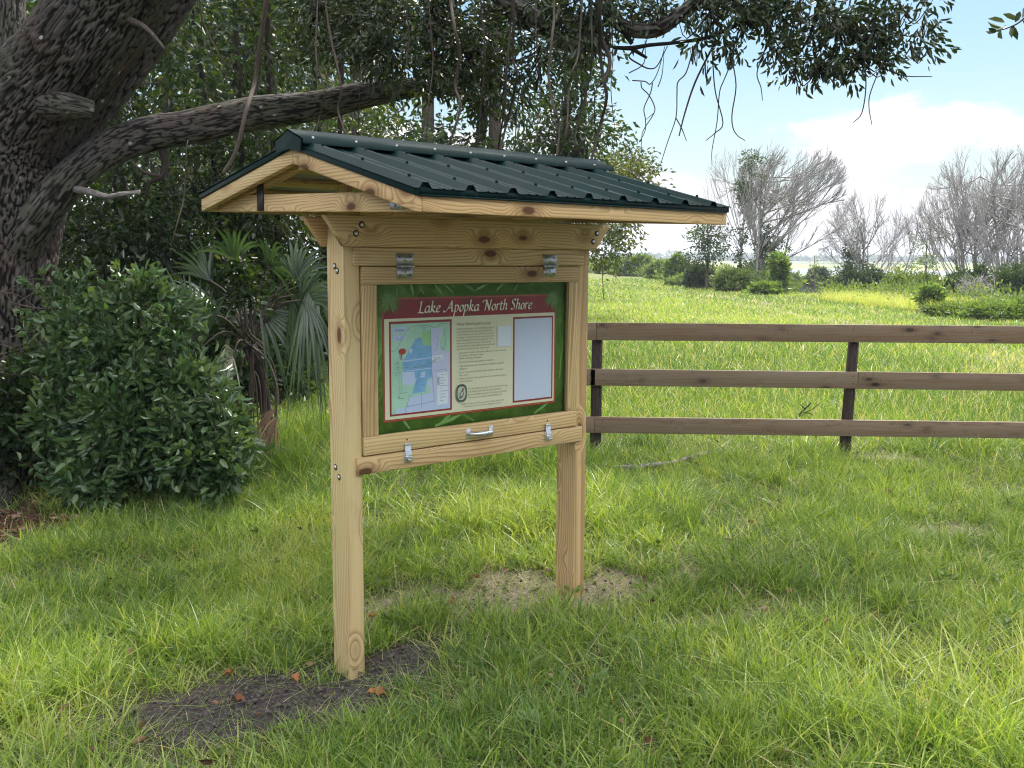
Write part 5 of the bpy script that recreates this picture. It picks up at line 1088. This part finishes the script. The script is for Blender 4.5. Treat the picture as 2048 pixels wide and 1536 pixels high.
# low tangle that joins the bushes along the bank: uncountable
um = MB()
for q in range(420):
    yy = 25.5 * (118 / 25.5) ** rng.random(); dd = rng.uniform(.4, 4.5); xx = 13.3 - .063 * (yy - 25.4) + dd
    if 43 < yy < 60 and dd < 6 and abs(xx / yy - .300) < .022: continue
    hh = rng.uniform(.25, .75) * (.6 + .5 * min(1.6, yy / 50)); crown(um, (xx, yy, float(G(xx, yy)) + hh * .5), (.9, .6, hh * .6), 6, 16, .26, .0040 * yy, .45, .5, 'd', -.2)
tag(um.build('undergrowth', M['bushleaf']), 'low tangled weeds joining the bushes along the bank', 'undergrowth', kind='stuff')
# tall pale reeds at the field edge: uncountable
def blades(n, xs, ys, h, wd, lean=.35, bend=.5, segs=3, rnd=None, z0=None):
    a = rng.random(n) * 2 * np.pi; ld = np.stack([np.cos(a), np.sin(a)], 1); f = rng.random(n) * 2 * np.pi
    z = G(xs, ys) if z0 is None else z0; B = np.stack([xs, ys, z - .012], 1); sd = np.stack([np.cos(f), np.sin(f), 0 * f], 1)
    ln = lean * np.abs(rng.normal(size=n)); bd = bend * np.abs(rng.normal(size=n)); R = []
    for k in range(segs + 1):
        t = k / segs; off = (ln * t + bd * t * t) * h; zz = h * (t - .35 * np.minimum(bd, 1.2) * t * t)
        C = B + np.stack([ld[:, 0] * off, ld[:, 1] * off, zz], 1); wk = wd * (1 - t ** 1.5) ** .8 if k else wd * .8
        if k < segs: R += [C - sd * (wk * .5)[:, None], C + sd * (wk * .5)[:, None]]
        else: R += [C]
    V = np.stack(R, 1); nv = 2 * segs + 1; b = np.arange(n)[:, None] * nv
    Fq = np.concatenate([b + [2 * k, 2 * k + 1, 2 * k + 3, 2 * k + 2] for k in range(segs - 1)]) if segs > 1 else np.zeros((0, 4), int)
    Ft = b + [2 * segs - 2, 2 * segs - 1, 2 * segs]
    r = rng.random(n) if rnd is None else rnd
    return V.reshape(-1, 3), [Fq, Ft], np.repeat(r, nv)
mb = MB(); n = 6000; ty = rng.uniform(27, 37, n); tx = 13.1 - .063 * (ty - 25.4) + rng.uniform(-.9, 1.6, n)
V, F, r_ = blades(n, tx, ty, (.22 + .38 * rng.random(n)), .022 * np.ones(n), .35, .5, 2, .35 + .65 * rng.random(n)); mb.add(V, F, rnd=r_)
tag(mb.build('reeds', M['grass']), 'pale tall grass along the edge of the field', 'reeds', kind='stuff')

def bare(label, px, pbase, Yd, ptop, spread=.6, bias=(0, 0), stems=1, kids=(9, 7, 6, 4), ivy=None, r0=.11, group='bare trees along the bank', up=.35, leafy=None):
    b = at(px, pbase, Yd); b[2] = float(G(b[0], Yd)); h = at(px, ptop, Yd)[2] - b[2]
    th_ = thing('bare_tree', label, 'tree', b, group=group); tm = MB(); bm = MB(); tips = []
    ec = A([bias[0] * h * .55, bias[1] * h * .4, h * .58]); er = A([h * (.20 + .32 * spread), h * (.20 + .32 * spread), h * .45])
    inside = lambda q: (((q - ec) / er) ** 2).sum() < 1.0 or q[2] < h * .3
    def grow(p, d, L, r, lv):
        nseg = (6, 6, 4, 3, 2)[min(lv, 4)]; P = [p]; q = p.copy(); dd = d.copy()
        for k in range(nseg):
            dd = unit(dd + rng.normal(size=3) * (.06, .045, .09, .12, .14)[min(lv, 4)] + A([0, 0, up * (.25 if lv < 2 else .2)])); q2 = q + dd * L / nseg
            if lv and not inside(q2): break
            q = q2; P.append(q)
        if len(P) < 2: return
        P = A(P); nseg = len(P) - 1
        tube(tm if lv < 1 else bm, P, [r, r * (.12 if lv == 0 else .3 if lv < 2 else .5)], 7 if lv == 0 else (4 if lv < 2 else 3), cap=False, rnd=rng.random())
        if lv >= len(kids): return
        for c in range(kids[lv]):
            t = rng.uniform(.14, 1.0) if lv == 0 else rng.uniform(.22, 1.0); i = min(int(t * nseg), nseg - 1); s = P[i] + (P[i + 1] - P[i]) * (t * nseg - i)
            if lv == 0:
                a_ = rng.random() * 2 * np.pi; tgt = ec + er * A([math.cos(a_) * .9, math.sin(a_) * .9, rng.uniform(-.25, 1.0)]); v = tgt - s; nd = unit(v + A([0, 0, -.2 * np.linalg.norm(v)])); LL = np.linalg.norm(v) * rng.uniform(.9, 1.15)
            else:
                nd = unit(unit(P[-1] - P[0]) * 1.15 + unit(rng.normal(size=3)) * .60 + A([0, 0, .16])); LL = L * rng.uniform(.26, .46)
            grow(s, nd, LL, r * (.30 if lv == 0 else .52), lv + 1)
    for k in range(stems):
        o = A([rng.normal() * .3, rng.normal() * .3, 0]) * (k > 0); d0 = unit(A([bias[0] * .3 + rng.normal() * .10, rng.normal() * .10, 1.0]))
        grow(o + A([0, 0, -.15]), d0, h * (.85 if k == 0 else rng.uniform(.65, .8)), r0 * (1 if k == 0 else .75), 0)
    # scale so the top sits where it should
    zmax = max(v[:, 2].max() for v in bm.V); s = h / max(zmax, .5 * h)
    for q in (tm, bm): q.V = [v * A([s, s, s]) for v in q.V]
    tm.build('trunk', M['bare'], th_, True); bm.build('branches', M['bare'], th_)
    if ivy:
        lm = MB()
        for (dx, dz, rx, rz, n) in ivy: crown(lm, (dx, 0, dz * h), (rx, rx, rz * h), n, 18, .22, .15, .5, .6, 'd', .2)
        lm.build('ivy', M['bushdark'], th_)
    return th_
bare('large bare tree with a dense broom of twigs fanning out to the right', 1522, 575, 52, 276, .62, (.32, 0), 1, (34, 9, 6, 3), [(.15, .24, .45, .13, 40), (.5, .30, .9, .05, 24), (.1, .45, .2, .2, 14)], .16)
bare('thin tree with dark vine leaves at its top, beside the eave end', 1482, 572, 50, 285, .45, (.08, 0), 2, (14, 6, 5), [(.3, .86, .55, .12, 34), (-.1, .66, .35, .10, 16), (.25, .70, .35, .1, 12), (.0, .38, .15, .12, 10), (-.1, .18, .2, .12, 14)], .085)
bare('second stem of bare branches behind the vine-topped tree', 1556, 572, 56, 330, .5, (-.12, 0), 1, (16, 7, 5), None, .07)
bare('lower bare tree with a dark leafy base in the middle of the bank', 1722, 582, 48, 376, .5, (.05, 0), 2, (16, 7, 5, 3), [(-.4, .32, .60, .22, 70), (.15, .24, .8, .20, 90), (-.7, .5, .25, .10, 14)], .11)
bare('slender leaning bare tree just right of the middle bare tree', 1786, 580, 46, 405, .3, (.10, 0), 1, (16, 7, 5), [(.1, .25, .3, .12, 14)], .07)
bare('bare tree leftmost of the group at the right edge, dense with twigs', 1940, 598, 40, 330, .45, (-.04, 0), 2, (17, 8, 5, 3), [(.1, .14, .5, .14, 30)], .11)
bare('tallest bare tree with a narrow spire top at the right', 1962, 600, 39, 282, .42, (.0, 0), 1, (18, 7, 5, 3), [(.0, .2, .4, .16, 26)], .11, up=.5)
bare('bare tree second from the right edge', 2008, 600, 38, 312, .5, (.05, 0), 2, (16, 7, 5, 3), [(.1, .24, .5, .2, 40)], .10)
bare('bare tree at the very right edge of view', 2062, 600, 37, 296, .5, (.0, 0), 2, (17, 8, 5, 3), [(.0, .3, .5, .22, 40)], .11)
bare('small grey dead tree with boughs sweeping low over the dark bush', 1968, 615, 32, 540, .8, (-.5, -.1), 3, (7, 6, 4), None, .05, up=.08)
def small_tree(label, px, pbase, Yd, ptop, rx, mat, n, name='small_leafy_tree'):
    b = at(px, pbase, Yd); b[2] = float(G(b[0], Yd)); h = at(px, ptop, Yd)[2] - b[2]; rxm = rx * Yd / FOC
    th_ = thing(name, label, 'tree', b, group='leafy trees along the bank'); mb = MB(); tm = MB()
    crown(mb, (0, 0, h * .66), (rxm, rxm, h * .34), n, 20, .3, .17, .5, .55, 'd', .2); tube(tm, smooth_path([(0, 0, -.2), (.05, 0, h * .4), (0, 0, h * .9)], 5), [.09, .06, .02], 8, .05)
    mb.build('crown', M[mat], th_); tm.build('trunk', M['trunk'], th_, True)
small_tree('small oval leafy tree hanging below the eave end', 1412, 580, 51, 440, 42, 'bushdark', 80)
small_tree('sparse slender green tree between the middle and right bare trees', 1848, 575, 52, 450, 30, 'bushleaf', 22)
small_tree('dead-looking small shrub tree standing by the channel', 1627, 570, 62, 500, 18, 'bushleaf', 5)
# far shore trees
m = MB()
for i in range(420):
    x = rng.uniform(-120, 1100); y = rng.uniform(900, 1150); hgt = rng.uniform(3, 8) * (1.5 if fbm(A(x * .01), A(.5)) > .55 else .8); rx = rng.uniform(5, 14)
    d = unit(rng.normal(size=(40, 3))); P = A([x, y, hgt * .45]) + d * A([rx, 5, hgt * .5]) * (rng.random(40) ** .4)[:, None]; leaves(m, P, rng.normal(size=(40, 3)), 5.0, 3.2)
tag(m.build('far_treeline', M['bushdark']), 'low dark line of trees on the far shore', 'treeline', kind='stuff')

# ------------------------------------------------------------------ grass
def hmap(x, y):
    h = .085 + .05 * fbm(x * 1.3, y * 1.3, 3) + .035 * (fbm(x * 3.1, y * 3.1, 2) - .5)
    h = h + .11 * blob(x, y, -.05, 6.85, .75, .45) + .13 * blob(x, y, -1.6, 7.6, .45, 1.0) + .05 * blob(x, y, .3, 5.7, 1.4, .6) + .05 * blob(x, y, 1.75, 2.95, .6, .7)
    return h
def scatter(n, y0, y1, p):
    u = rng.random(n); y = (y0 ** p + u * (y1 ** p - y0 ** p)) ** (1 / p); x = y * rng.uniform(-.60, .60, n) + rng.uniform(-.25, .25, n); return x, y
def side_scatter(n, y0, y1, p):
    x, y = scatter(n, y0, y1, p); sg = np.where(rng.random(n) < .5, -1, 1); return sg * y * rng.uniform(.58, 1.15, n) + sg * .2, y
def both(n, m, *a):
    x, y = scatter(n, *a); x2, y2 = side_scatter(m, *a); return np.concatenate([x, x2]), np.concatenate([y, y2])
gb = MB()
tx, ty = both(13500, 6500, 2.0, 8.6, 1.0); nt = len(tx); kb = 6 + rng.poisson(13, nt); ti = np.repeat(np.arange(nt), kb); m_n = len(ti)
ang = rng.random(m_n) * 2 * np.pi; rad = .05 * np.sqrt(rng.random(m_n)) * (1 + .5 * rng.random(m_n)); x = tx[ti] + rad * np.cos(ang); y = ty[ti] + rad * np.sin(ang)
thg = rng.uniform(.55, 1.25, nt)[ti] * (.6 + .55 * rng.random(m_n)); ttone = rng.normal(size=nt)[ti] * .15
cov = 1 - np.clip(1.1 * soil_f(x, y) + 1.5 * straw_f(x, y) + 1.1 * litter_f(x, y), 0, 1)
pat = fbm(x * 2.2 + 3, y * 2.2, 4); keep = rng.random(len(x)) < (cov * (.22 + 1.05 * sstep(.38, .60, pat)) + .010)
x, y, thg, ttone = x[keep], y[keep], thg[keep], ttone[keep]
# stay out of the posts
lx = (x - KX) * math.cos(YAW) + (y - KY) * math.sin(YAW); ly = -(x - KX) * math.sin(YAW) + (y - KY) * math.cos(YAW)
ok = ~(((np.abs(lx - .034) < .045) | (np.abs(lx - 1.217) < .045)) & (np.abs(ly - .061) < .07)); x, y, thg, ttone = x[ok], y[ok], thg[ok], ttone[ok]; n = len(x)
h = hmap(x, y) * 1.4 * thg * (.55 + .45 * (1 - np.clip(straw_f(x, y) + soil_f(x, y), 0, 1)))
tone = np.clip(.10 + .75 * (fbm(x * .9 + 40, y * .9, 4) - .28) + ttone + .13 * rng.normal(size=n), 0, .84)
dryk = rng.random(n) < .035 + .25 * straw_f(x, y); tone[dryk] = .9 + .1 * rng.random(dryk.sum())
V, F, r_ = blades(n, x, y, h, (.0046 + .0052 * rng.random(n)), .38, .62, 4, tone); gb.add(V, F, rnd=r_)
# flattened thatch
n = 90000; x, y = scatter(n, 2.35, 8.6, 1.0); k = rng.random(n) < (1 - np.clip(soil_f(x, y) * .82 + litter_f(x, y) - .2 * straw_f(x, y), 0, 1)); x, y = x[k], y[k]; n = len(x)
V, F, r_ = blades(n, x, y, .05 + .07 * rng.random(n), .0035 * np.ones(n), 1.2, 1.2, 2, np.where(rng.random(n) < .28, .86 + .14 * rng.random(n), .3 * rng.random(n))); gb.add(V, F, rnd=r_)
# the field beyond the fence
x, y = both(250000, 70000, 8.4, 75, .12); n = len(x); k = (edge_d(x, y) < 1.0) & (rng.random(n) > .85 * path_f(x, y)) & (rng.random(n) > .8 * litter_f(x, y)); x, y = x[k], y[k]; n = len(x)
hh = (.10 + .10 * fbm(x * .35, y * .2, 3)) * (.6 + .8 * rng.random(n)) * (1.25 - .45 * sstep(10, 26, y)); tone = np.clip(.13 + .72 * (fbm(x * .35 + 7, y * .16, 4) - .5) + .16 * rng.normal(size=n), 0, .86)
dk = rng.random(n) < .17 + .3 * path_f(x, y); tone[dk] = .9 + .1 * rng.random(dk.sum())
V, F, r_ = blades(n, x, y, hh, .0009 * y + .001, .4, .5, 2, tone); gb.add(V, F, rnd=r_)
tag(gb.build('grass', M['grass']), 'uneven green grass of the lawn and the field', 'grass', kind='stuff')
# broad-leaved weeds among the grass: uncountable
wm = MB(); n = 420; x, y = scatter(n, 2.5, 8.4, 1.0); k = (soil_f(x, y) < .2) & (litter_f(x, y) < .3); x, y = x[k], y[k]
for a_, b_ in zip(x, y):
    kk = int(rng.integers(5, 12)); an = rng.random(kk) * 6.283; leaves(wm, np.repeat([[a_, b_, float(G(a_, b_)) + rng.uniform(.02, .07)]], kk, 0) + rng.normal(size=(kk, 3)) * .008, np.stack([np.cos(an), np.sin(an), rng.uniform(.1, .9, kk)], 1), rng.uniform(.025, .055), rng.uniform(.012, .026), rng.uniform(.1, .8) + .2 * rng.random(kk), 'l', .2)
tag(wm.build('lawn_weeds', M['fernlike']), 'small broad-leaved weeds scattered through the grass', 'weeds', kind='stuff')
# leaf litter under the oak
lm = MB(); n = 240; x, y = scatter(n, 2.6, 8.6, 1.0); leaves(lm, np.stack([x, y, G(x, y) + rng.uniform(.01, .07, n)], 1), rng.normal(size=(n, 3)) * [1, 1, .4], .035 + .03 * rng.random(n), .016 + .012 * rng.random(n), None, 'l', .4)
n = 5200; x = rng.uniform(-5.6, -1.2, n); y = rng.uniform(4.3, 9.2, n); k = rng.random(n) < litter_f(x, y) + .01; x, y = x[k], y[k]; n = len(x)
leaves(lm, np.stack([x, y, G(x, y) + .012 + .02 * rng.random(n)], 1), np.stack([rng.normal(size=n), rng.normal(size=n), .25 * rng.normal(size=n)], 1), .05 + .03 * rng.random(n), .02 + .012 * rng.random(n), None, 'l')
M['litter'] = leafmat('dry_leaf', [(.06, .028, .016), (.13, .065, .035), (.20, .12, .07), (.27, .19, .13)], .1, .7, .3, (1.2, 1, .7))
tag(lm.build('leaf_litter', M['litter']), 'brown leaf litter on the bare ground under the oak', 'leaf litter', kind='stuff')
# crumbs of soil on the bare patches
cm_ = MB(); n = 12000; x = rng.uniform(-1.7, 1.3, n); y = rng.uniform(2.9, 4.9, n); k = rng.random(n) < np.maximum(soil_f(x, y), .25 * straw_f(x, y)); x, y = x[k], y[k]; n = len(x)
oct_ = A([[1, 0, 0], [-1, 0, 0], [0, 1, 0], [0, -1, 0], [0, 0, 1], [0, 0, -1]], float); of = A([[0, 2, 4], [2, 1, 4], [1, 3, 4], [3, 0, 4], [2, 0, 5], [1, 2, 5], [3, 1, 5], [0, 3, 5]])
sz = .002 + .011 * rng.random(n) ** 4; V = np.stack([x, y, G(x, y) + .016 * 1 + soil_f(x, y) * .012], 1)[:, None] + oct_[None] * sz[:, None, None] * (.6 + .8 * rng.random((n, 6, 1)))
cm_.add(V.reshape(-1, 3), (np.arange(n)[:, None, None] * 6 + of[None]).reshape(-1, 3)); tag(cm_.build('soil_crumbs', flat('soil_crumb', (.07, .056, .05), .95, 0, .5, 40)), 'loose crumbs of dark soil around the kiosk posts', 'soil', kind='stuff')

# ------------------------------------------------------------------ fallen wood and leaves
def stick(name, label, pp, R, mat, cat='branch', lift=.02, branches=()):
    P = A([ground(*q) + [0, 0, l] for q, l in zip(pp, np.broadcast_to(lift, len(pp)))]); b = P[0].copy(); th_ = thing(name, label, cat, b)
    m = MB(); tube(m, smooth_path(P - b, 6), R, 9, .12, .5, lumpf=12); m.build('stem', M[mat], th_, True)
    for i, (d, ln, r) in enumerate(branches):
        m = MB(); s = P[min(i + 1, len(P) - 1)] - b; d = A(d, float); tube(m, smooth_path([s, s + d * ln * .5 + [0, 0, .02], s + d * ln], 4), [r, r * .4], 6); m.build('side_branch', M[mat], th_, True)
stick('fallen_branch', 'long grey knobbly branch lying in the grass before the fence', [(1205, 946), (1260, 948), (1300, 945), (1345, 940), (1390, 926), (1440, 917)], [.012, .016, .018, .02, .024, .028], 'deadwood', lift=.05, branches=[((-.3, .3, .15), .12, .008), ((.2, .4, .2), .1, .007)])
stick('fallen_stick', 'short bleached stick by the right kiosk post', [(1088, 940), (1105, 938), (1135, 940)], [.010, .013, .011], 'deadwood', lift=.08)
tb = ground(1585, 850); th_ = thing('dead_twig', 'forked dead twig standing in the grass behind the fence', 'twig', tb)
for pts, r in (([(1575, 872), (1590, 842), (1600, 828), (1622, 806)], .012), ([(1596, 834), (1615, 826), (1628, 832)], .008), ([(1592, 840), (1578, 836), (1570, 842)], .006), ([(1610, 818), (1600, 808)], .006), ([(1606, 826), (1622, 820), (1640, 806)], .006)):
    m = MB(); tube(m, smooth_path(A([at(x, y, tb[1]) for x, y in pts]) - tb, 4), [r, r * .5], 6); m.build('stem', M['darkvine'], th_, True)
def curled(label, px, py, L_, W_, mat, rot):
    b = ground(px, py) + [0, 0, .014]; n = 9; m = MB(); V = []; F = []
    for i in range(n):
        t = i / (n - 1); wv = W_ * math.sin(math.pi * min(1, t * .96 + .03)) ** .7 * (1 + .35 * math.sin(t * 19)); zz = .012 * math.sin(t * 3.0) + .006 * math.sin(t * 11)
        for s in (-1, -.4, 0, .4, 1): V.append((L_ * (t - .5), s * wv * .5, zz + .012 * s * s + .003 * math.sin(9 * t + 3 * s)))
    for i in range(n - 1):
        for k in range(4): F.append((i * 5 + k, i * 5 + k + 1, i * 5 + k + 6, i * 5 + k + 5))
    m.add(V, A(F), rnd=rng.random()); o = m.build('fallen_leaf', M[mat], None, True); o.location = Vector(b); o.rotation_euler = (rng.normal() * .2, rng.normal() * .2, rot); tag(o, label, 'leaf', 'fallen oak leaves')
M['rust'] = leafmat('rusty_leaf', [(.20, .075, .028), (.30, .13, .05), (.42, .20, .07)], .2, .6, .3, (1.2, 1, .6))
for a in [('large tan lobed leaf on dark soil right of the left post foot', 756, 1398, .085, .045, 'rust', .3), ('small tan leaf on dark soil left of the left post', 458, 1358, .05, .03, 'rust', .8), ('tan leaf between the two halves of the dark soil patch', 592, 1366, .05, .028, 'rust', 2.1), ('pale curled leaf at the near edge of the dark soil', 478, 1408, .05, .026, 'rust', 2.8), ('pink-tan leaf where grass meets soil, farthest left', 455, 1305, .05, .03, 'rust', 1.2),
          ('rusty leaf against the right side of the left post', 746, 1243, .06, .035, 'rust', .4), ('curled yellow-brown leaf on the straw patch', 908, 1212, .06, .035, 'rust', 1.9), ('small rusty leaf at the top of the straw patch', 950, 1164, .045, .026, 'rust', .2), ('large rust-red leaf in the grass at the lower right', 1845, 1418, .085, .06, 'rust', 1.0), ('orange leaf in the grass right of the second fence post', 1788, 934, .11, .08, 'rust', .6), ('small orange leaf far right near the fence', 1908, 938, .09, .05, 'rust', 2.2), ('rusty leaf in the grass below the right kiosk post', 1168, 1258, .06, .03, 'rust', 2.4)]: curled(*a)

# ------------------------------------------------------------------ air
m_ = bpy.data.materials.new('air'); m_.use_nodes = True; m_.node_tree.nodes.clear(); t = NT(m_.node_tree)
out = t.n('ShaderNodeOutputMaterial'); pv = t.n('ShaderNodeVolumePrincipled'); pv.inputs['Color'].default_value = (.80, .88, 1.0, 1); pv.inputs['Density'].default_value = .0005; t.l(pv.outputs[0], out.inputs['Volume'])
mb = MB(); mb.add([(x, y, z) for z in (-3.0, 14.0) for x, y in ((-2600, -70), (2600, -70), (2600, 2650), (-2600, 2650))], BOXF)
tag(mb.build('haze', m_), 'thin pale air over the lake and field', 'haze', kind='stuff')
